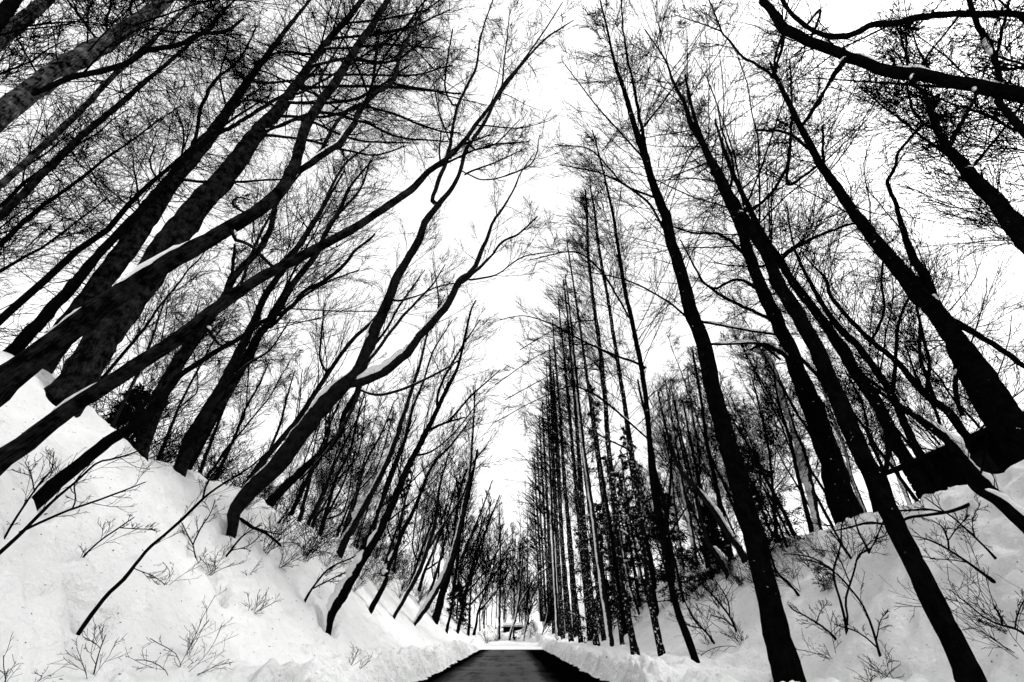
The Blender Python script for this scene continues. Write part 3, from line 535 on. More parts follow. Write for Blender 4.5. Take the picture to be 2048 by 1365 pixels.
# ------------------------------------------------------------------ roadside row on the right
ORD = ['first', 'second', 'third', 'fourth', 'fifth', 'sixth', 'seventh', 'eighth', 'ninth', 'tenth', 'eleventh', 'twelfth', 'thirteenth', 'fourteenth']
ROW = [
 [(1397, 1347, 18), (1393, 1325, 17), (1380, 1290, 16), (1351, 1206, 14), (1338, 1150, 13), (1327, 1091, 12), (1313, 1020, 12), (1304, 950, 11), (1299, 880, 11), (1292, 800, 10), (1283, 738, 10), (1266, 652, 9), (1249, 577, 8), (1237, 500, 7), (1226, 430, 6), (1208, 350, 4), (1185, 260, 2)],
 [(1327, 1327, 17), (1320, 1290, 15), (1306, 1223, 14), (1293, 1138, 13), (1276, 1002, 12), (1262, 900, 11), (1246, 790, 9), (1232, 703, 8), (1215, 594, 7), (1198, 498, 6), (1190, 430, 5), (1180, 370, 3)],
 [(1272, 1314, 18), (1265, 1280, 15), (1252, 1206, 14), (1238, 1104, 13), (1225, 968, 12), (1215, 870, 10), (1205, 738, 9), (1191, 635, 8), (1177, 515, 6), (1174, 430, 5), (1170, 380, 3)],
 [(1223, 1301, 15), (1216, 1250, 13), (1204, 1172, 12), (1191, 1070, 10), (1177, 968, 9), (1164, 870, 8), (1150, 738, 7), (1140, 635, 5), (1130, 550, 3)],
 [(1194, 1295, 14), (1188, 1240, 12), (1180, 1172, 11), (1170, 1070, 9), (1157, 900, 8), (1146, 760, 6), (1135, 640, 4)],
 [(1163, 1296, 10), (1158, 1250, 9), (1150, 1190, 8), (1140, 1070, 8), (1129, 968, 7), (1120, 830, 5), (1108, 690, 3)],
 [(1143, 1284, 10), (1139, 1240, 9), (1133, 1180, 8), (1124, 1070, 7), (1116, 900, 6), (1106, 740, 3)],
 [(1127, 1286, 9), (1122, 1200, 8), (1113, 1050, 7), (1106, 880, 5), (1099, 730, 3)],
 [(1117, 1281, 9), (1112, 1200, 7), (1104, 1050, 6), (1097, 880, 5), (1090, 760, 2)],
 [(1108, 1280, 7), (1105, 1200, 6), (1098, 1060, 5), (1090, 920, 4), (1084, 800, 2)],
 [(1100, 1277, 7), (1097, 1200, 6), (1091, 1080, 5), (1084, 940, 4), (1078, 830, 2)],
 [(1093, 1274, 6), (1090, 1200, 5), (1085, 1100, 4), (1078, 970, 3), (1073, 870, 2)],
 [(1087, 1272, 6), (1084, 1200, 5), (1080, 1110, 4), (1073, 1000, 3), (1068, 910, 2)],
 [(1082, 1270, 5), (1079, 1210, 4), (1075, 1130, 4), (1069, 1030, 3), (1064, 960, 2)]]
ROW2 = [[(a, b, w), (a-(a-1045)*(b-t)*.35/1500, b-(b-t)*.35, w*.9), (a-(a-1045)*(b-t)*.75/1500, b-(b-t)*.75, w*.6), (a-(a-1045)*(b-t)/1450, t, 2.5)] for a, b, w, t in
        ((1209, 1290, 10, 560), (1180, 1285, 9, 600), (1152, 1280, 8, 640), (1135, 1278, 7, 690), (1121, 1275, 6, 720), (1245, 1290, 9, 480), (1104, 1272, 5, 820))]
for i, pts in enumerate(ROW+ROW2):
    far = i > 4
    lm = []
    if i == 0: lm = [[(1343, 1175, 10), (1345, 1130, 10), (1327, 1002, 8), (1313, 951, 7), (1296, 860, 6), (1275, 760, 4)], [(1290, 735, 5), (1180, 690, 4), (1095, 645, 3), (1045, 632, 2), (1000, 640, 2)], [(1262, 640, 4), (1200, 540, 4), (1150, 505, 3), (1060, 520, 2)], [(1300, 880, 4), (1160, 775, 4), (1075, 800, 2), (990, 845, 2)]]
    if i == 1: lm = [[(1236, 720, 4), (1180, 690, 3), (1100, 700, 2), (990, 770, 2)], [(1260, 900, 4), (1180, 860, 3), (1100, 800, 2)]]
    if i == 2: lm = [[(1190, 640, 3), (1130, 650, 2), (1040, 700, 2)], [(1205, 740, 3), (1130, 740, 2), (1010, 800, 2)]]
    tree('roadside_tree', ('%s nearest slim snow-dotted trunk of the row behind the right plough bank' % ORD[i]) if i < 9 else ('far slim trunk at the end of the right roadside row' if i < 14 else 'slim trunk of the second line just behind the right roadside row'),
         pts, 'row', base=('x', 6.3 if i < 14 else 8.0), k=-.07, mats=('bark_white' if i % 5 == 3 else 'bark_row') if i != 0 else 'bark_right', S=10 if not far else 8, group='trees of the right roadside row' if i < 14 else 'second line behind the roadside row', limbs=lm,
         over=dict(n1=70 if i < 5 else (46 if i < 14 else 28), n2=11 if not far else 8, n3=4 if not far else 2, l1=7.0 if i < 6 else 5.5, t0=.3, bias=(-.5, 0, 0)))
# the two great trunks of the row nearest the camera
tree('roadside_tree', 'massive straight dark trunk leaving the bottom edge just right of the road',
     [(1581, 1365, 57), (1547, 1240, 50), (1519, 1124, 44), (1488, 1005, 40), (1470, 940, 37), (1450, 870, 35), (1430, 789, 34), (1406, 690, 30), (1382, 621, 28), (1358, 533, 24), (1345, 495, 22), (1330, 430, 20), (1308, 375, 16), (1285, 300, 14), (1268, 250, 12), (1249, 185, 9), (1229, 125, 6), (1215, 60, 4), (1200, 0, 3)], 'row', base=('x', 6.4), k=-.13, mats='bark_right', S=22,
     over=dict(n1=95, t0=.30, l1=6.0, bias=(-.2, 0, 0)), limbs=[[(1304, 360, 8), (1275, 215, 7), (1262, 150, 5), (1249, 80, 4), (1242, 0, 3)], [(1345, 490, 5), (1290, 400, 5), (1210, 350, 4), (1120, 330, 2)], [(1320, 400, 5), (1250, 370, 4), (1180, 300, 3), (1110, 290, 2)], [(1387, 640, 5), (1460, 655, 5), (1540, 668, 5), (1560, 672, 4)], [(1395, 655, 5), (1330, 600, 4), (1250, 560, 3), (1180, 545, 2)], [(1410, 690, 5), (1470, 688, 5), (1520, 690, 6), (1560, 720, 5)],
      [(1290, 320, 4), (1200, 220, 3), (1130, 130, 2)], [(1275, 270, 4), (1330, 200, 3), (1380, 120, 2)]],
     snow=[(3, (1410, 648), (1545, 668), 5), (5, (1430, 690), (1505, 688), 6)])
tree('roadside_tree', 'massive dark trunk slanting across the lower right corner',
     [(1948, 1365, 52), (1915, 1298, 49), (1872, 1215, 46), (1834, 1141, 43), (1786, 1039, 41), (1742, 944, 39), (1705, 868, 37), (1673, 792, 35), (1638, 712, 32), (1594, 628, 30), (1560, 574, 26), (1539, 520, 24), (1508, 470, 22), (1478, 425, 21), (1444, 359, 16), (1416, 307, 13), (1382, 246, 11), (1368, 205, 8), (1348, 167, 6), (1330, 120, 4), (1290, 60, 3)], 'dense', base=('x', 6.6), k=-.10, mats='bark_right', S=22,
     over=dict(n1=90, t0=.34, l1=4.4), limbs=[[(1760, 975, 14), (1775, 930, 12), (1778, 880, 11), (1775, 830, 9)], [(1690, 840, 8), (1650, 770, 7), (1600, 715, 7), (1560, 690, 5)], [(1480, 430, 7), (1530, 400, 6), (1575, 330, 6), (1583, 240, 5), (1580, 120, 3)]])
# ------------------------------------------------------------------ right bank trees
tree('deciduous_tree', 'broad black trunk standing on the right bank between the two massive roadside trunks',
     [(1687, 1005, 56), (1672, 955, 52), (1656, 906, 48), (1645, 870, 46), (1621, 806, 42), (1594, 738, 34), (1570, 676, 30), (1543, 621, 28), (1519, 567, 26), (1500, 515, 24), (1478, 450, 21), (1448, 385, 16), (1410, 300, 11), (1385, 220, 7), (1370, 150, 4)], 'dense', base='g', k=-.13, mats='bark_right', S=18,
     over=dict(n1=110, t0=.33, l1=5.0), limbs=[[(1600, 745, 10), (1560, 705, 9), (1525, 690, 8), (1500, 700, 4)], [(1560, 650, 8), (1500, 620, 7), (1440, 590, 6), (1400, 560, 3)], [(1540, 600, 6), (1480, 560, 6), (1420, 575, 5), (1360, 480, 3)], [(1505, 520, 7), (1440, 470, 6), (1380, 465, 4), (1310, 440, 3)]],
     snow=[(0, (1585, 722), (1525, 690), 6)])
tree('young_tree', 'pale grey snow-sleeved leaning stem left of the broad black bank trunk', [(1632, 1040, 16), (1620, 980, 20), (1610, 930, 21), (1600, 895, 18), (1588, 862, 12), (1575, 820, 9), (1560, 770, 8), (1548, 735, 6), (1530, 712, 4), (1500, 700, 3)], 'bare', base='g', k=-.1, mats='bark_white', snow=[(-1, (1618, 970), (1598, 885), 10), (-1, (1580, 840), (1556, 765), 7), (-1, (1548, 735), (1505, 702), 7)])
tree('deciduous_tree', 'straight dark trunk right of the massive corner trunk where many stems cross', [(1855, 985, 36), (1825, 940, 32), (1792, 885, 29), (1758, 816, 26), (1703, 731, 24), (1666, 673, 22), (1632, 625, 20), (1587, 567, 18), (1553, 512, 16), (1526, 471, 14), (1490, 400, 11), (1455, 320, 8), (1430, 240, 4)], 'dense', base='g', k=-.08, mats='bark_right', over=dict(n1=70, t0=.3, l1=4.8), limbs=[[(1660, 668, 9), (1690, 690, 8), (1720, 745, 8), (1795, 800, 6)], [(1560, 520, 8), (1600, 490, 7), (1680, 455, 5), (1740, 440, 3)]])
tree('deciduous_tree', 'thinner stem running just right of the straight dark crossing trunk', [(1875, 965, 22), (1826, 885, 18), (1782, 789, 16), (1724, 703, 14), (1673, 649, 12), (1640, 600, 10), (1615, 555, 8), (1590, 500, 5), (1575, 430, 3)], 'broad', base='g', k=-.08, mats='bark_right', snow=[(-1, (1735, 715), (1705, 680), 7), (-1, (1678, 655), (1650, 615), 6)], limbs=[[(1785, 790, 9), (1790, 740, 9), (1792, 690, 8), (1800, 640, 7), (1830, 570, 5)]])
tree('deciduous_tree', 'angular stem with zigzag limbs in front of the dark cabin', [(1968, 905, 22), (1929, 867, 19), (1895, 823, 17), (1850, 789, 15), (1792, 722, 12), (1740, 680, 10), (1693, 632, 9), (1660, 590, 8), (1652, 560, 6), (1625, 530, 4), (1600, 500, 3)], 'broad', base=('y', 15.5), k=-.05, mats='bark_right', over=dict(n1=26, l1=3.4), limbs=[[(1850, 790, 9), (1858, 730, 8), (1840, 650, 7), (1830, 600, 5), (1820, 520, 3)], [(1870, 800, 10), (1842, 720, 8), (1838, 640, 6)], [(1740, 690, 7), (1768, 620, 6), (1763, 560, 5), (1770, 500, 3)]])
tree('deciduous_tree', 'great double trunk at the right edge below a snow-dusted branch', [(2150, 975, 66), (2048, 866, 54), (1985, 780, 48), (1929, 705, 45), (1881, 635, 41), (1826, 575, 36), (1782, 520, 32), (1745, 475, 28), (1707, 425, 24), (1680, 385, 21), (1638, 325, 17), (1601, 253, 14), (1570, 191, 11), (1550, 150, 9), (1540, 125, 5)], 'dense', base=('y', 10), k=-.05, mats='bark_right', S=18,
     over=dict(n1=60, t0=.35, l1=4.6),
     limbs=[[(1548, 157, 7), (1530, 140, 7), (1485, 113, 6), (1465, 90, 5), (1444, 65, 4), (1430, 30, 4), (1416, -5, 3)], [(1551, 148, 6), (1550, 120, 5), (1558, 90, 5), (1567, 62, 4), (1577, 0, 3)], [(1604, 249, 7), (1635, 210, 6), (1656, 171, 5), (1690, 126, 4)], [(1618, 300, 7), (1590, 275, 7), (1555, 262, 6), (1512, 260, 5)], [(1578, 368, 7), (1580, 300, 6), (1583, 240, 4)],
            [(1690, 400, 7), (1650, 345, 7), (1647, 290, 6), (1645, 250, 4)], [(1895, 640, 18), (1946, 662, 13), (1985, 685, 12), (2018, 710, 12), (2060, 740, 12), (2110, 780, 11)],
            [(1860, 600, 26), (1843, 545, 20), (1826, 515, 18), (1812, 480, 15), (1800, 440, 12), (1789, 403, 10), (1775, 365, 8), (1789, 341, 7), (1796, 307, 6), (1843, 253, 6), (1860, 235, 4)], [(1440, 62, 4), (1410, 50, 3), (1348, 30, 2)]],
     snow=[(5, (1905, 642), (1965, 672), 9), (-1, (1858, 612), (1838, 590), 8)])
tree('deciduous_tree', 'left stem of the pair that meets the cabin roof at the right edge', [(2060, 945, 42), (2020, 890, 38), (1985, 845, 33), (1950, 790, 29), (1925, 745, 26), (1905, 700, 22), (1890, 650, 18), (1870, 590, 12), (1850, 540, 6)], 'broad', base=('y', 12), k=-.05, mats='bark_right', over=dict(n1=14), limbs=[[(1915, 740, 11), (1913, 790, 11), (1925, 830, 10)]])
tree('deciduous_tree', 'dark trunk entering high on the right edge with fine shoots tangled at its bend', [(2420, 1020, 90), (2200, 660, 62), (2110, 545, 54), (2048, 478, 44), (1990, 405, 38), (1946, 356, 33), (1920, 325, 28), (1895, 297, 22), (1878, 267, 16), (1865, 240, 13), (1856, 210, 10), (1847, 185, 8), (1820, 160, 7), (1812, 110, 5), (1790, 40, 3)], 'dense', base=('x', 9.5), k=-.02, mats='bark_right', S=18, over=dict(n1=80, t0=.45, l1=2.4),
     limbs=[[(1900, 294, 7), (1922, 249, 6), (1940, 215, 5), (1952, 188, 4), (1985, 100, 3)], [(1870, 262, 5), (1836, 235, 6), (1820, 200, 5), (1815, 165, 4), (1812, 60, 3)], [(1935, 345, 6), (1990, 280, 5), (2048, 205, 4)], [(1848, 250, 5), (1862, 235, 4), (1880, 190, 3)]], snow=[(0, (1925, 245), (1945, 205), 5)])
tree('deciduous_tree', 'near tree whose heavy snow-topped bough arches across the upper right corner',
     [(2620, 1120, 84), (2420, 780, 68), (2300, 600, 56), (2200, 440, 46), (2150, 370, 36), (2090, 310, 26), (2048, 262, 22), (2015, 225, 19), (1997, 205, 17), (2000, 171, 16), (1990, 118, 15), (1970, 75, 15), (1953, 44, 14), (1939, 0, 13), (1925, -50, 9)], 'bare', base=('x', 8.5), k=-.03, mats='bark', S=16,
     over=dict(n1=26, t0=.35, l1=3.0, n2=6, n3=3, nl=14),
     limbs=[[(2230, 480, 50), (2170, 300, 46), (2110, 215, 40), (2048, 190, 35), (2000, 190, 33), (1963, 184, 32), (1930, 172, 31), (1895, 161, 30), (1860, 152, 29), (1826, 148, 29), (1790, 143, 28), (1758, 137, 27), (1720, 122, 26), (1690, 110, 26), (1660, 97, 25), (1638, 90, 24), (1612, 81, 24), (1587, 68, 24), (1568, 55, 24), (1553, 40, 22), (1540, 15, 19), (1526, -5, 17), (1505, -60, 12)],
            [(2150, 260, 24), (2110, 90, 20), (2048, 34, 17), (2005, 28, 15), (1963, 27, 14), (1912, 26, 14), (1870, 29, 14), (1826, 38, 14), (1790, 46, 13), (1751, 52, 13), (1725, 62, 12), (1707, 68, 12), (1685, 73, 13), (1659, 73, 13), (1625, 60, 11), (1594, 40, 11), (1578, 22, 10), (1560, -5, 10), (1540, -50, 8)],
            [(1990, 118, 8), (2005, 60, 7), (2020, -5, 5)], [(1953, 185, 8), (1940, 215, 7), (1912, 260, 6), (1880, 320, 3)], [(1825, 158, 8), (1840, 180, 7), (1862, 215, 6), (1880, 260, 4)], [(1686, 122, 8), (1670, 145, 7), (1650, 180, 6), (1605, 248, 4)], [(1568, 62, 8), (1565, 90, 7), (1552, 135, 5)],
            [(1640, 20, 5), (1620, 80, 4), (1590, 110, 3)], [(1960, 185, 4), (1900, 120, 4), (1840, 75, 3), (1780, 20, 2)], [(2048, 130, 6), (2010, 118, 6), (1980, 105, 6)], [(1820, 45, 8), (1812, 55, 8), (1838, 60, 6)]],
     snow=[(0, (1782, 142), (1850, 150), 6), (0, (1695, 112), (1748, 132), 5), (0, (1958, 182), (1995, 190), 5), (-1, (1986, 112), (1972, 80), 4)])
tree('deciduous_tree', 'snow-laden leaning log-like trunk in front of the cabin at the right edge', [(2200, 1185, 34), (2048, 1043, 27), (2010, 1008, 25), (1975, 975, 23), (1930, 925, 20), (1905, 893, 18), (1880, 868, 17), (1836, 837, 13), (1800, 812, 10), (1775, 795, 8), (1735, 768, 5), (1700, 755, 4)], 'bare', base=('y', 8.5), k=0, mats='bark_right', snow=[(-1, (1842, 842), (1935, 930), 12), (-1, (1940, 936), (2025, 1022), 15)])
tree('deciduous_tree', 'black leaning trunk at the far right edge below the cabin, topped with snow', [(2250, 1260, 40), (2120, 1120, 34), (2048, 1050, 28), (1995, 1003, 22), (1960, 985, 18), (1935, 955, 15), (1915, 920, 12), (1890, 880, 9)], 'bare', base=('y', 7.6), k=0, mats='bark_right', snow=[(-1, (1968, 990), (2060, 1062), 13)], over=dict(n1=3))
tree('fallen_branch', 'long low branch reaching left from the snow lip under the cabin', [(1945, 1007, 8), (1905, 1022, 7), (1860, 1030, 6), (1815, 1037, 6), (1790, 1050, 5), (1740, 1046, 5), (1700, 1055, 4), (1670, 1062, 3)], 'bare', base='g', k=0, cat='branch', over=dict(n1=4, l1=1.0, n2=3, n3=2), limbs=[[(1885, 1024, 4), (1850, 1019, 4), (1800, 1022, 3)]], root=False)
SB = [('snow-topped leaning stem touching the massive roadside trunk from the left', [(1492, 1124, 14), (1478, 1098, 13), (1450, 1060, 12), (1425, 1019, 11), (1390, 975, 9), (1357, 934, 8), (1345, 900, 7), (1330, 850, 5), (1315, 780, 3)], 'bark_snow', [(-1, (1476, 1095), (1395, 980), 7)]),
      ('short leaning stem with a snow mantle left of the massive roadside trunk', [(1456, 1156, 9), (1448, 1135, 10), (1436, 1112, 10), (1418, 1090, 10), (1402, 1045, 9), (1391, 995, 8), (1376, 930, 6), (1355, 840, 4), (1340, 760, 2)], 'bark_snow', [(-1, (1455, 1142), (1425, 1095), 10)]),
      ('dark stem standing in front of the spruce right of the roadside row', [(1390, 1122, 11), (1385, 1080, 10), (1378, 1036, 10), (1364, 968, 9), (1355, 920, 8), (1345, 850, 6), (1330, 760, 3)], 'bark_white', []),
      ('stem leaning between two mounds of snow on the right slope', [(1459, 1124, 8), (1440, 1090, 8), (1422, 1046, 8), (1405, 990, 7), (1385, 900, 5), (1365, 800, 3)], 'bark', []),
      ('thin stem cut off short at the spruce foot right of the row', [(1277, 1228, 7), (1262, 1180, 7), (1250, 1120, 6), (1235, 1030, 5), (1225, 930, 3)], 'bark_white', []),
      ('bare stem rising left of the small evergreens', [(1440, 1010, 10), (1430, 960, 9), (1415, 890, 8), (1402, 800, 6), (1385, 700, 4)], 'bark', []),
      ('thin upright stem between the small evergreens', [(1548, 1015, 7), (1544, 960, 6), (1536, 890, 5), (1520, 820, 4), (1505, 760, 3)], 'bark', [])]
for lab, pts, mt, sn in SB: tree('young_tree', lab, pts, 'slim', base='g', k=-.05, mats=mt, snow=sn, S=9)
RS = [(1290, 1190, 1262, 1060, 1240, 900), (1310, 1180, 1285, 1050, 1262, 890), (1345, 1150, 1320, 1020, 1300, 860), (1365, 1135, 1348, 1010, 1322, 850), (1410, 1100, 1380, 960, 1350, 800), (1300, 1170, 1278, 1010, 1255, 850), (1230, 1210, 1215, 1090, 1200, 930), (1245, 1200, 1230, 1080, 1212, 920),
      (1345, 1160, 1335, 1040, 1340, 860), (1720, 1000, 1690, 900, 1640, 760), (1745, 1000, 1710, 890, 1650, 740), (1780, 985, 1740, 880, 1690, 740), (1800, 960, 1760, 850, 1700, 700), (1905, 900, 1870, 820, 1810, 690), (1610, 1010, 1580, 880, 1545, 720), (1420, 1060, 1395, 900, 1375, 740)]
for i, (x0, y0, x1, y1, x2, y2) in enumerate(RS):
    tree('young_tree', 'slender dark stem among the crowded young trees of the right bank', [(x0, y0, 9), ((x0+x1)/2+rg.normal(0, 3), (y0+y1)/2, 8), (x1, y1, 7), ((x1+x2)/2+rg.normal(0, 4), (y1+y2)/2, 5), (x2, y2, 3)], 'broad' if i > 8 else 'slim', S=7, k=-.05,
         over=dict(n1=18, l1=3.0), group='slender stems of the right bank', mats=('bark', 'bark_white')[i % 3 == 0])

for lab, pts, lm in [('twin-stemmed snowy tree in the middle of the road end before the hut', [(1018, 1282, 6), (1022, 1262, 6), (1030, 1240, 5), (1036, 1205, 5), (1042, 1150, 4), (1048, 1080, 2)], [[(1026, 1250, 4), (1028, 1280, 4)], [(1036, 1215, 4), (1052, 1185, 4), (1075, 1150, 3), (1095, 1135, 2)]]),
                     ('thin leaning stem right of the snowy tree at the road end', [(1047, 1286, 3), (1050, 1262, 3), (1058, 1230, 3), (1066, 1180, 2)], []), ('short stem planted on the snow right of the road end', [(1081, 1284, 3), (1086, 1262, 3), (1092, 1240, 2), (1098, 1205, 2)], []),
                     ('tall straight stem rising over the left edge of the road end', [(998, 1260, 6), (999, 1200, 6), (1000, 1130, 5), (1000, 1070, 4), (998, 1000, 2)], [])]:
    tree('young_tree', lab, pts, 'slim', base=('y', 70), k=-.03, S=7, limbs=lm, mats='bark_white', over=dict(n1=24))
# ------------------------------------------------------------------ background woods: prototypes and copies
def proto(name, label, group, H, style, seed, dist, over=None, lean=0.0, mats='bark', rad=.08):
    rng = np.random.default_rng(seed); n = 16
    s = np.linspace(0, 1, n); P = np.stack([s*lean*H+np.cumsum(rng.normal(0, .05, n)), np.cumsum(rng.normal(0, .05, n)), s*H-.3], -1)
    R = rad*(1-.9*s)+.008; R = np.maximum(R, .0004*dist)
    rt = thing(name, label, 'tree', (0, 0, 0), group)
    V, Q, T, B = trunk_tube(P, R, 6, .05, seed); new_obj('trunk', mesh_np('trunk', V, Q, T, True, B), M[mats], rt)
    st = dict(STY[style]); st.update(over or {})
    ch = crown(rng, catmull(P, 30)[None], np.interp(np.linspace(0, 1, 30), s, R)[None], [], st, H, dist)
    V, Q = join(ch); new_obj('crown', mesh_np('crown', V, Q), M['twig'], rt)
    return rt
GL, GR, GF = 'trees on the crest of the left bank', 'trees on the crest of the right bank', 'trees closing the end of the road'
tl = 'bare background tree on the crest behind the left slope trunks'
tr = 'bare background tree on the crest behind the right bank trunks'
tf = 'bare tree in the distant wood closing the end of the road'
PL = [proto('bare_tree', tl, GL, 13, 'broad', 301, 22, dict(n1=30, l1=4.0, n2=10, n3=6), .12), proto('bare_tree', tl, GL, 10, 'broad', 302, 22, dict(n1=26, l1=3.4, n2=10, n3=6), .2),
      proto('bare_tree', tl, GL, 15, 'larchlow', 303, 25, dict(n1=60, l1=3.0, n2=11, n3=5), .08)]
PF = [proto('bare_tree', tf, GF, 14, 'broad', 311, 50, dict(n1=26, l1=4.2, n2=6, n3=2, t0=.15), .03), proto('bare_tree', tf, GF, 17, 'row', 312, 50, dict(n1=34, l1=3.4, n2=5, n3=2, t0=.2), 0), proto('bare_tree', tf, GF, 10, 'broad', 313, 50, dict(n1=24, l1=3.8, n2=6, n3=2, t0=.1), -.05, mats='bark_white')]
PR = [proto('bare_tree', tr, GR, 14, 'broad', 321, 28, dict(n1=30, l1=4.2, n2=10, n3=6), -.12), proto('bare_tree', tr, GR, 17, 'larchlow', 322, 28, dict(n1=66, l1=3.4, n2=11, n3=5), -.08), proto('bare_tree', tr, GR, 11, 'broad', 323, 28, dict(n1=26, l1=3.6, n2=10, n3=6), -.2)]
rb = np.random.default_rng(9)
def scatter(protos, spots, label, group, s0, s1, rot=.5):
    for i, (x, y) in enumerate(spots):
        src = protos[i % len(protos)]; loc = (x, y, float(hgt(x, y))-.1); rz = rb.uniform(-rot, rot); sc = rb.uniform(s0, s1)
        if i < len(protos): src.location = loc; src.rotation_euler.z = rz; src.scale = (sc,)*3
        else: dup(src, loc, rz, sc, label, group)
sl = [(-(12.5+rb.random()*12), 6+rb.random()**1.1*64) for _ in range(40)]
sr = [(15.5+rb.random()*14, 16+rb.random()**1.1*50) for _ in range(44)]
sf = [(-17+rb.random()*46, 84+rb.random()*40) for _ in range(44)]+[(-12+rb.random()*8, 66+rb.random()*22) for _ in range(8)]
sf = [(x, y) for x, y in sf if not (abs(x) < 3.5 and y < 90)]+[(-6+rb.random()*14, 91+rb.random()*30) for _ in range(9)]
sr += [(14.5, 5), (16, 7.5), (15.5, 3), (27, 9), (29, 14), (27, 19), (31, 11), (25.5, 5), (30, 6), (19, 5), (22, 3)]
scatter(PL, sl, tl, GL, .8, 1.4); scatter(PR, sr, tr, GR, .8, 1.3); scatter(PF, sf, tf, GF, 1.0, 1.7, 3.1)

# ------------------------------------------------------------------ shrubs
def shrub_mesh(name, seed, n, H, spread, dist, lean=(0, 0), n2=6, n3=3):
    rng = np.random.default_rng(seed); K = 7
    az = rng.random(n)*6.283; d = np.stack([np.cos(az)*spread+lean[0], np.sin(az)*spread+lean[1], np.ones(n)], -1); d = nrm(d)
    L = H*(.55+.6*rng.random(n)); P = np.empty((n, K, 3)); P[:, 0] = rng.normal(0, .06, (n, 3))*[1, 1, 0]-[0, 0, .15]; q = P[:, 0]
    dr = rng.normal(0, .16, d.shape)*[1, 1, .5]; L = L*np.where(rng.random(n) < .3, .45, 1.1)
    for k in range(1, K): d = nrm(d+dr+rng.normal(0, .12, d.shape)+[0, 0, .02]); q = q+d*(L/(K-1))[:, None]; P[:, k] = q
    R = (.0085*H/2)*np.ones((n, 1))*np.linspace(1, .35, K)[None]; R = np.maximum(R, .0005*dist); ch = [tubes(P, R, 4)]
    A, AR = spawn(rng, P, R, n2, .2, .98, (42, 12), lambda t, pl, u: pl*.48*(.4+.9*u)*(1.2-.6*t), K=6, trop=.2, wob=.09, dist=dist, rmul=1.0); ch.append(tubes(A, AR, 3))
    if n3: B, BR = spawn(rng, A, AR, n3, .2, .98, (42, 12), lambda t, pl, u: pl*.45*(.4+.9*u), K=4, trop=.1, wob=.09, dist=dist, rmul=.8); ch.append(tubes(B, BR, 3))
    V, Q = join(ch); return mesh_np(name, V, Q)
SH = [ # px, py, stems, height, spread, lean, label
 (1668, 1312, 4, 1.3, .5, (-.9, 0), 'flat twiggy shrub leaning left under the tall forked shrub'),
 (1482, 1286, 9, 2.2, .6, (-.5, 0), 'bushy many-stemmed shrub left of the massive roadside trunk'),
 (1428, 1288, 6, 2.0, .5, (-.5, 0), 'smaller many-stemmed shrub nearest the slim roadside trees'),
 (2005, 1250, 8, 1.5, .6, (-.8, 0), 'tufted shrub with a dark stub at its foot near the right edge'),
 (2040, 1300, 5, 1.6, .4, (-1.5, 0), 'sparse shrub creeping in from the right edge near the bottom'),
 (1700, 1115, 7, 2.2, .6, (-.5, 0), 'fan of dark shoots high on the right bank below the broad black trunk'),
 (1560, 1150, 8, 2.2, .6, (-.4, 0), 'tangled shrub just right of the massive roadside trunk on the slope'),
 (1600, 1180, 7, 2.0, .6, (-.6, 0), 'low tangled shrub at the centre of the right slope'),
 (1400, 1200, 8, 2.2, .7, (-.4, 0), 'thorny looking shrub behind the slim roadside trees'),
 (1440, 1215, 8, 2.0, .7, (-.4, 0), 'tangle of fine stems between the roadside row and massive trunk'),
 (1780, 1345, 4, 1.0, .6, (-.4, 0), 'tiny twig cluster at the bottom edge left of the massive corner trunk'),
 (1750, 1372, 5, 1.0, .8, (-.6, 0), 'spray of twigs cut by the bottom edge left of the corner trunk'),
 (700, 1345, 6, .9, .5, (0, 0), 'small spiky dead plant standing alone above the left plough bank'),
 (362, 1345, 7, 1.3, .5, (.4, 0), 'small upright shrub at the bottom left in open snow'),
 (372, 1310, 4, 1.2, .4, (.5, 0), 'forked twig just above the small upright shrub at the bottom left'),
 (22, 1370, 6, .9, .8, (.3, 0), 'blurred twigs in the bottom left corner'),
 (425, 1138, 7, .9, .9, (.3, 0), 'heap of broken twigs poking from a snow hollow on the left slope'),
 (500, 1220, 8, .9, 1.2, (.4, 0), 'flattened brushwood near the snow-backed trunk on the left slope'),
 (330, 1168, 3, 1.2, .5, (.3, 0), 'crooked twig with a hooked tip right of the long slanting pole'),
 (560, 1130, 8, 1.8, .5, (.8, 0), 'brush of leaning shoots below the large forked trunk'),
 (600, 1110, 8, 1.8, .5, (.8, 0), 'second brush of leaning shoots a little right of the large forked trunk'),
 (500, 1165, 2, 1.0, .2, (-.3, 0), 'short dark bent stick upright in the snow of the left slope')]
for i, (px, py, n, H, spd, ln, lab) in enumerate(SH):
    p = ground_hit(px, py); dist = np.linalg.norm(p-CAM)
    fine = py > 1100
    o = new_obj('shrub', shrub_mesh('shrub', 500+i, n, H*(.75 if H < 1.4 else .85), spd, dist, ln, 5, 3), M['shrubtwig'], None, p); tag(o, lab, 'shrub', None)
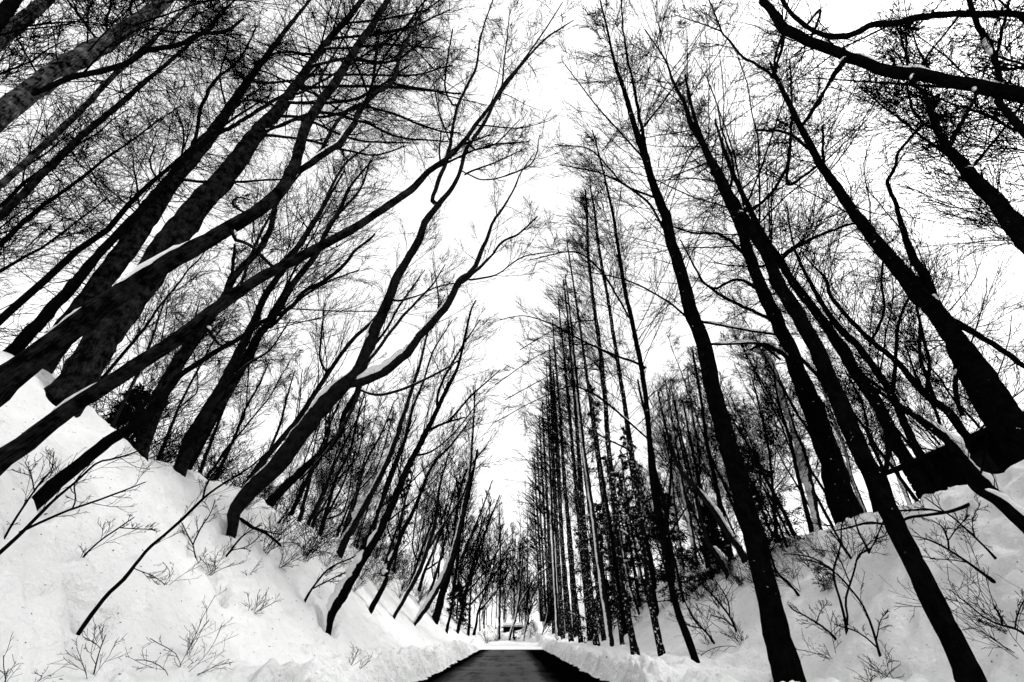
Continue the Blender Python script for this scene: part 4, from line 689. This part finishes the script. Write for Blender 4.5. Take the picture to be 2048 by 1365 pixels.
# traced slanting poles and shoots at lower left
POLES = [('long thin slanting pole planted in open snow across the lower left', [(181, 1233, 8), (200, 1208, 8), (218, 1186, 8), (247, 1160, 8), (272, 1128, 7), (297, 1098, 7), (330, 1070, 6), (363, 1040, 6), (413, 992, 5), (453, 964, 4), (480, 948, 4), (508, 928, 3), (560, 880, 2)], [[(405, 1000, 4), (412, 975, 4), (425, 950, 3), (440, 935, 3)], [(268, 1137, 2), (300, 1150, 2), (325, 1165, 2), (330, 1170, 2)]]),
         ('longest of the slanting shoots starting at the left edge', [(-10, 1115, 8), (36, 1073, 8), (109, 1000, 6), (152, 964, 5), (195, 925, 4), (218, 920, 4), (270, 905, 3), (340, 870, 2)], [[(40, 1065, 5), (110, 1032, 5), (145, 1018, 4), (200, 1000, 4), (290, 965, 2)], [(145, 1018, 4), (152, 995, 3), (150, 965, 3), (180, 930, 2)]]),
         ('forked shoot left of the longest slanting shoots', [(4, 1085, 5), (30, 1040, 5), (69, 982, 4), (90, 955, 4), (102, 943, 3), (108, 905, 2)], [[(69, 985, 3), (62, 950, 3), (50, 925, 2)]])]
for lab, pts, lm in POLES:
    tree('sapling', lab, pts, 'bare', base='g', k=-.02, cat='sapling', S=7, limbs=lm, over=dict(n1=7, t0=.35, l1=.9, n2=4, n3=2, nl=6, s1=.008))
TS = [('tall forked shrub in open snow between the two massive right trunks', [(1694, 1266, 7), (1690, 1240, 6), (1680, 1200, 5), (1670, 1168, 5), (1667, 1141, 5), (1675, 1112, 4), (1682, 1086, 4), (1684, 1049, 3), (1701, 1015, 3)],
        [[(1694, 1250, 5), (1696, 1238, 5), (1691, 1199, 5), (1701, 1168, 5), (1710, 1140, 4), (1718, 1110, 4), (1742, 1097, 3), (1764, 1049, 2)], [(1667, 1141, 3), (1650, 1130, 3), (1620, 1115, 3), (1570, 1108, 2)], [(1682, 1090, 3), (1660, 1060, 2), (1640, 1040, 2)], [(1715, 1120, 3), (1735, 1090, 2), (1775, 1070, 2)], [(1701, 1168, 3), (1680, 1120, 2), (1665, 1090, 2)]]),
      ('long sinuous shoot leaning left with its foot right of the tall forked shrub', [(1761, 1312, 6), (1757, 1300, 5), (1749, 1270, 5), (1728, 1216, 4), (1704, 1182, 4), (1675, 1150, 3), (1640, 1128, 3), (1600, 1118, 2)], [[(1757, 1298, 4), (1735, 1278, 3), (1710, 1262, 3), (1670, 1250, 2)], [(1752, 1280, 4), (1757, 1258, 3), (1762, 1240, 2), (1775, 1225, 2)]]),
      ('crooked twig slanting left out of the snow beside the tall forked shrub', [(1670, 1277, 5), (1655, 1262, 4), (1633, 1246, 4), (1610, 1232, 3), (1585, 1219, 3), (1578, 1210, 2)], [[(1633, 1246, 3), (1640, 1225, 2), (1655, 1205, 2)]]),
      ('arching shoot with its foot just right of the massive roadside trunk', [(1596, 1190, 5), (1580, 1170, 4), (1554, 1144, 4), (1538, 1100, 4), (1527, 1066, 3), (1510, 1030, 2)], [[(1554, 1144, 3), (1535, 1135, 3), (1500, 1130, 2)], [(1540, 1105, 3), (1560, 1070, 2), (1570, 1040, 2)]]),
      ('upright dark shoot high on the right slope below the broad black trunk', [(1701, 1116, 5), (1685, 1090, 4), (1663, 1052, 4), (1645, 1020, 3), (1633, 994, 3), (1620, 960, 2)], [[(1663, 1052, 3), (1640, 1050, 2), (1600, 1040, 2)]]),
      ('pair of dark shoots meeting at one foot left of the massive corner trunk', [(1738, 1104, 5), (1728, 1085, 4), (1718, 1066, 4), (1710, 1040, 3), (1704, 1012, 3), (1700, 980, 2)], [[(1738, 1103, 4), (1752, 1080, 4), (1765, 1046, 3), (1775, 1020, 2)]]),
      ('bare shoot arching left over the shaded slope under the cabin', [(1998, 1126, 6), (1980, 1105, 5), (1950, 1075, 4), (1936, 1062, 4), (1905, 1035, 3), (1885, 1021, 3), (1850, 995, 2)], [[(1950, 1077, 3), (1945, 1040, 2), (1960, 1010, 2)]]),
      ('heavier forked shoot bending far left from a small snow hollow on the shaded slope', [(1983, 1160, 7), (1965, 1147, 6), (1935, 1125, 5), (1902, 1103, 4), (1880, 1090, 4), (1854, 1079, 3), (1825, 1072, 2)], [[(1898, 1100, 4), (1896, 1080, 4), (1885, 1055, 3), (1862, 1040, 2)], [(1896, 1082, 3), (1915, 1055, 3), (1940, 1030, 2)], [(1935, 1125, 3), (1900, 1120, 2), (1860, 1118, 2)]]),
      ('twiggy shoot creeping in from the right edge above a dark stub', [(2075, 1290, 6), (2048, 1268, 5), (2030, 1258, 5), (2000, 1250, 4), (1970, 1236, 3), (1940, 1212, 3), (1900, 1180, 2)], [[(2030, 1258, 4), (2035, 1230, 4), (2048, 1200, 3)], [(2004, 1250, 5), (2000, 1232, 5), (1988, 1212, 3)]]),
      ('tall thin shoot among the tangle left of the massive roadside trunk', [(1474, 1266, 5), (1460, 1235, 4), (1435, 1202, 4), (1410, 1175, 3), (1380, 1150, 2)], [[(1460, 1235, 3), (1455, 1200, 3), (1430, 1160, 2)], [(1468, 1255, 3), (1450, 1240, 3), (1420, 1230, 2)]]),
      ('thin shoot leaning left just behind the first slim roadside trunk', [(1429, 1289, 5), (1415, 1268, 4), (1391, 1243, 4), (1375, 1215, 3), (1365, 1190, 2)], [[(1405, 1258, 3), (1390, 1255, 2), (1372, 1250, 2)]]),
      ('fine arched twig alone in the open snow at far left', [(163, 1120, 4), (175, 1105, 4), (203, 1080, 3), (235, 1058, 3), (268, 1035, 2)], [[(240, 1056, 2), (270, 1058, 2), (310, 1060, 2)]]),
      ('kinked twig above the snow hollow on the left slope', [(393, 1128, 4), (389, 1105, 3), (386, 1091, 3), (375, 1070, 3), (366, 1050, 2)], [[(386, 1090, 3), (400, 1060, 3), (421, 1026, 2), (430, 1000, 2)]]),
      ('long shoot leaning right uphill of the lowest snow-backed trunk', [(613, 1196, 5), (630, 1170, 4), (653, 1142, 4), (675, 1128, 3), (700, 1118, 3), (740, 1100, 2)], [[(625, 1178, 3), (650, 1165, 3), (690, 1145, 2)]]),
      ('straight thin twig at the bottom edge in the left snow', [(184, 1362, 3), (192, 1330, 3), (200, 1300, 2), (211, 1271, 2)], []),
      ('short dark twig leaning up the slope below the large forked trunk', [(453, 1112, 4), (470, 1090, 4), (486, 1072, 3), (520, 1050, 2)], [[(460, 1102, 2), (500, 1090, 2), (530, 1060, 2)]])]
for lab, pts, lm in TS:
    tree('shrub', lab, pts, 'bare', base='g', k=-.02, cat='shrub', S=7, limbs=lm, over=dict(n1=6, t0=.3, l1=.8, n2=4, n3=3, nl=7, s1=.007))
# brushwood copies filling the upper slopes
BR = [new_obj('brush_clump', shrub_mesh('brush_clump', 700+i, 11, 2.4, .45, 22, (.35 if i < 2 else -.35, 0), 5, 3), M['shrubtwig']) for i in range(4)]
def brush(sel, spots, lab, grp):
    for i, (x, y) in enumerate(spots):
        s = BR[sel[i % 2]]
        o = s if 'label' not in s else s.copy()
        if o is not s: COL.objects.link(o)
        o.location = (x, y, float(hgt(x, y))); o.rotation_euler.z = rb.uniform(-.5, .5); sc = rb.uniform(.5, 1.15); o.scale = (sc,)*3; tag(o, lab, 'brush', grp)
brush((0, 1), [(-(7.8+rb.random()*4.5), 15+rb.random()*42) for _ in range(56)]+[(-(11.3+rb.random()*3), 7+rb.random()*14) for _ in range(34)], 'clump of fine bare brushwood on the upper left slope', 'brushwood of the left slope')
brush((2, 3), [(10.5+rb.random()*6, 15+rb.random()*34) for _ in range(44)], 'clump of fine bare brushwood on the upper right slope', 'brushwood of the right slope')

brush((0, 2), [(-4+rb.random()*11, 60+rb.random()*20) for _ in range(14)], 'small bare bush in the snow at the far end of the road', 'bushes at the road end')
# ------------------------------------------------------------------ evergreens
def conifer(name, label, p, H, W, seed, nb=60, dens=1.0, group=None, leaf=.20, low=.05, cat='evergreen'):
    rng = np.random.default_rng(seed); s = np.linspace(0, 1, 12)
    P = np.stack([np.cumsum(rng.normal(0, .02, 12)), np.cumsum(rng.normal(0, .02, 12)), s*H-.2], -1); R = H*.014*(1-.93*s)
    rt = thing(name, label, cat, p, group)
    V, Q, T, B = trunk_tube(P, R, 7, .05, seed); new_obj('trunk', mesh_np('trunk', V, Q, T, True, B), M['bark'], rt)
    A, AR = spawn(rng, P[None], R[None], nb, low, .99, (88, 10), lambda t, pl, u: W*(.5+.7*u)*(1-t)**.75+.12, K=7, trop=-.15, wob=.1, dist=20)
    C, CR = spawn(rng, A, AR, 9, .1, 1, (50, 10), lambda t, pl, u: pl*.42*(.4+.8*u)*(1.2-.8*t), K=4, trop=-.15, wob=.12, dist=20)
    V, Q = join([tubes(A, AR, 4), tubes(C, CR, 3)]); new_obj('crown', mesh_np('crown', V, Q), M['twig'], rt)
    n = int(5*dens); i = np.repeat(np.arange(len(C)), n); t = rng.random(len(i)); c, T_, _ = interp(C, CR, i, t)
    i2 = np.repeat(np.arange(len(A)), n*4); c2, T2_, _ = interp(A, AR, i2, rng.random(len(i2))*.8+.2); c = np.vstack([c, c2]); T_ = np.vstack([T_, T2_])
    c = c+rng.normal(0, .05, c.shape); d = nrm(T_+rng.normal(0, .55, c.shape)+[0, 0, -.15]); sd = nrm(np.cross(d, rng.normal(0, 1, c.shape)))
    l = leaf*(.5+.8*rng.random((len(c), 1))); v0 = c-sd*l*.16; v1 = c+sd*l*.16; v2 = c+d*l+sd*l*.05; v3 = c+d*l-sd*l*.05
    V = np.stack([v0, v1, v2, v3], 1).reshape(-1, 3); Q = np.arange(len(V)).reshape(-1, 4); new_obj('foliage', mesh_np('foliage', V, Q, None, False), M['needle'], rt)
    # snow pads lying on some boughs
    k = rng.choice(len(A), max(3, nb//6), replace=False); ch = []; nv = 0
    for j in k:
        v, q, t3 = loaf(A[j], np.full(7, .02), .4, .8, (.06+.04*rng.random())*W/2.5, rng); new_obj('snow_pad', mesh_np('snow_pad', v, q, t3), M['snow'], rt)
    return rt
def at_ground(px, py, y=None):
    if y is None: return ground_hit(px, py)
    d = ray(px, py); p = CAM+d*(y/d[1]); return np.array([p[0], p[1], float(hgt(p[0], p[1]))-.1])
def topz(px, py, p):
    d = ray(px, py); return (CAM+d*(p[1]/d[1]))[2]-p[2]
EV = [(1238, 1195, 1236, 762, 40, 3.3, 'tallest dark spruce behind the slim roadside trees'), (1178, 1200, 1185, 960, 52, 3.2, 'dark evergreen left of the tallest spruce, behind the far roadside trees'),
      (1300, 1150, 1300, 850, 36, 3.0, 'dark evergreen right of the tallest spruce'), (1215, 1200, 1205, 1000, 46, 2.8, 'squat evergreen filling the foot of the spruce group'), (1350, 1120, 1345, 960, 32, 2.4, 'low evergreen at the right end of the spruce group'),
      (1275, 1180, 1270, 940, 44, 3.0, 'evergreen tucked between the spruces behind the roadside row')]
for i, (px, py, tx, ty, yy, W, lab) in enumerate(EV):
    p = at_ground(px, py, yy); H = topz(tx, ty, p); conifer('spruce_tree', lab, p, H, W, 900+i, nb=60, dens=.9, leaf=.30)
for i, (px, py, tx, ty, yy, W, lab) in enumerate([(1545, 1010, 1538, 890, 22, 2.0, 'small feathery evergreen on the right bank, right one of two'), (1500, 1020, 1505, 915, 23, 1.9, 'small feathery evergreen on the right bank beside the massive roadside trunk'),
      (1655, 1172, 1652, 1112, None, .45, 'tiny dark evergreen sapling amid the shrubs of the right slope'), (915, 1205, 905, 1165, 60, 2.4, 'round dark evergreen bush on the left by the road end'), (1215, 1215, 1213, 1150, 52, 2.0, 'evergreen bush at the foot of the bank behind the row'),
      (235, 850, 235, 765, 12.5, .9, 'dark tangled evergreen bush under the snowy log on the left ridge'), (800, 1060, 800, 930, 62, 2.0, 'small dark spruce far behind the left slope stems'), (1420, 1075, 1410, 1010, 30, 1.6, 'brownish evergreen bush behind the snow-topped leaning stem')]):
    p = at_ground(px, py, yy); H = max(.7, topz(tx, ty, p)); conifer('evergreen_bush', lab, p, H, W, 930+i, nb=50 if yy else 22, dens=1.0 if yy else .5, leaf=(.16 if yy < 30 else .3) if yy else .1, cat='evergreen bush')

# ------------------------------------------------------------------ cabin on the right bank, hut at the road end
import bmesh
def bm_obj(name, bm, m, parent=None):
    me = bpy.data.meshes.new(name); bmesh.ops.recalc_face_normals(bm, faces=bm.faces); bm.to_mesh(me); bm.free(); return new_obj(name, me, m, parent)
def box(bm, x0, x1, y0, y1, z0, z1):
    v = [bm.verts.new(c) for c in ((x0, y0, z0), (x1, y0, z0), (x1, y1, z0), (x0, y1, z0), (x0, y0, z1), (x1, y0, z1), (x1, y1, z1), (x0, y1, z1))]
    for f in ((0, 3, 2, 1), (4, 5, 6, 7), (0, 1, 5, 4), (1, 2, 6, 5), (2, 3, 7, 6), (3, 0, 4, 7)): bm.faces.new([v[i] for i in f])
def prism(bm, prof, y0, y1):
    a = [bm.verts.new((x, y0, z)) for x, z in prof]; b = [bm.verts.new((x, y1, z)) for x, z in prof]; n = len(prof)
    bm.faces.new(a); bm.faces.new(b[::-1])
    for i in range(n): bm.faces.new([a[i], b[i], b[(i+1) % n], a[(i+1) % n]])
cb = thing('cabin', 'black timber cabin with a steep roof edge on top of the right bank', 'cabin', (18, 9, 5.5))
W_, D_, E_, RZ = 6.5, 9.3, 2.0, 2.9        # width, depth, eave height, ridge height
bm = bmesh.new(); prism(bm, [(0, -1), (W_, -1), (W_, E_), (W_/2, RZ), (0, E_)], 0, D_); bm_obj('wall', bm, M['timber'], cb)
sl_ = (RZ-E_)/(W_/2)
for sgn in (0, 1):
    bm = bmesh.new()
    pr = [(-.7, E_-.7*sl_+.06), (W_/2, RZ+.06), (W_/2, RZ+.24), (-.7, E_-.7*sl_+.24)]
    if sgn: pr = [(W_-x, z) for x, z in pr]
    prism(bm, pr, -.7, D_+.7); bm_obj('roof', bm, M['rooftin'], cb)
    bm = bmesh.new(); pr = [(.9, E_+.9*sl_+.25), (W_/2, RZ+.25), (W_/2, RZ+.50), (1.4, E_+1.4*sl_+.45)]
    if sgn: pr = [(W_-x, z) for x, z in pr]
    prism(bm, pr, -.62, D_+.62); bm_obj('roof_snow', bm, M['snow'], cb)
bm = bmesh.new()
for k_ in range(9): box(bm, -.03, -.002, -.03, D_+.03, -.9+k_*.33, -.9+k_*.33+.27)
bm_obj('cladding', bm, M['timber'], cb)
bm = bmesh.new(); box(bm, -.08, -.031, 1.2, 2.1, .1, 1.7); dr = bm_obj('door', bm, M['timber'], cb)
bm = bmesh.new(); box(bm, -.13, -.081, 2.0, 2.04, .8, .95); bm_obj('handle', bm, M['stonedark'], dr)
bm = bmesh.new(); box(bm, -.08, -.031, 5.6, 6.8, .8, 1.6); bm_obj('window', bm, M['stonedark'], cb)
hz = float(hgt(0, 84))-.35
ht = thing('hut', 'low dark hut under a flat snowy roof at the end of the road', 'hut', (0, 84, hz))
bm = bmesh.new(); box(bm, -1.5, 1.7, 0, 4, -1, 1.05); bm_obj('wall', bm, M['timber'], ht)
bm = bmesh.new(); box(bm, -1.8, 2.0, -.3, 4.3, 1.052, 1.2); bm_obj('roof', bm, M['rooftin'], ht)
bm = bmesh.new(); box(bm, -1.78, 1.98, -.28, 4.28, 1.202, 1.8); bmesh.ops.bevel(bm, geom=list(bm.edges), offset=.25, segments=3, affect='EDGES'); bm_obj('roof_snow', bm, M['snow'], ht)
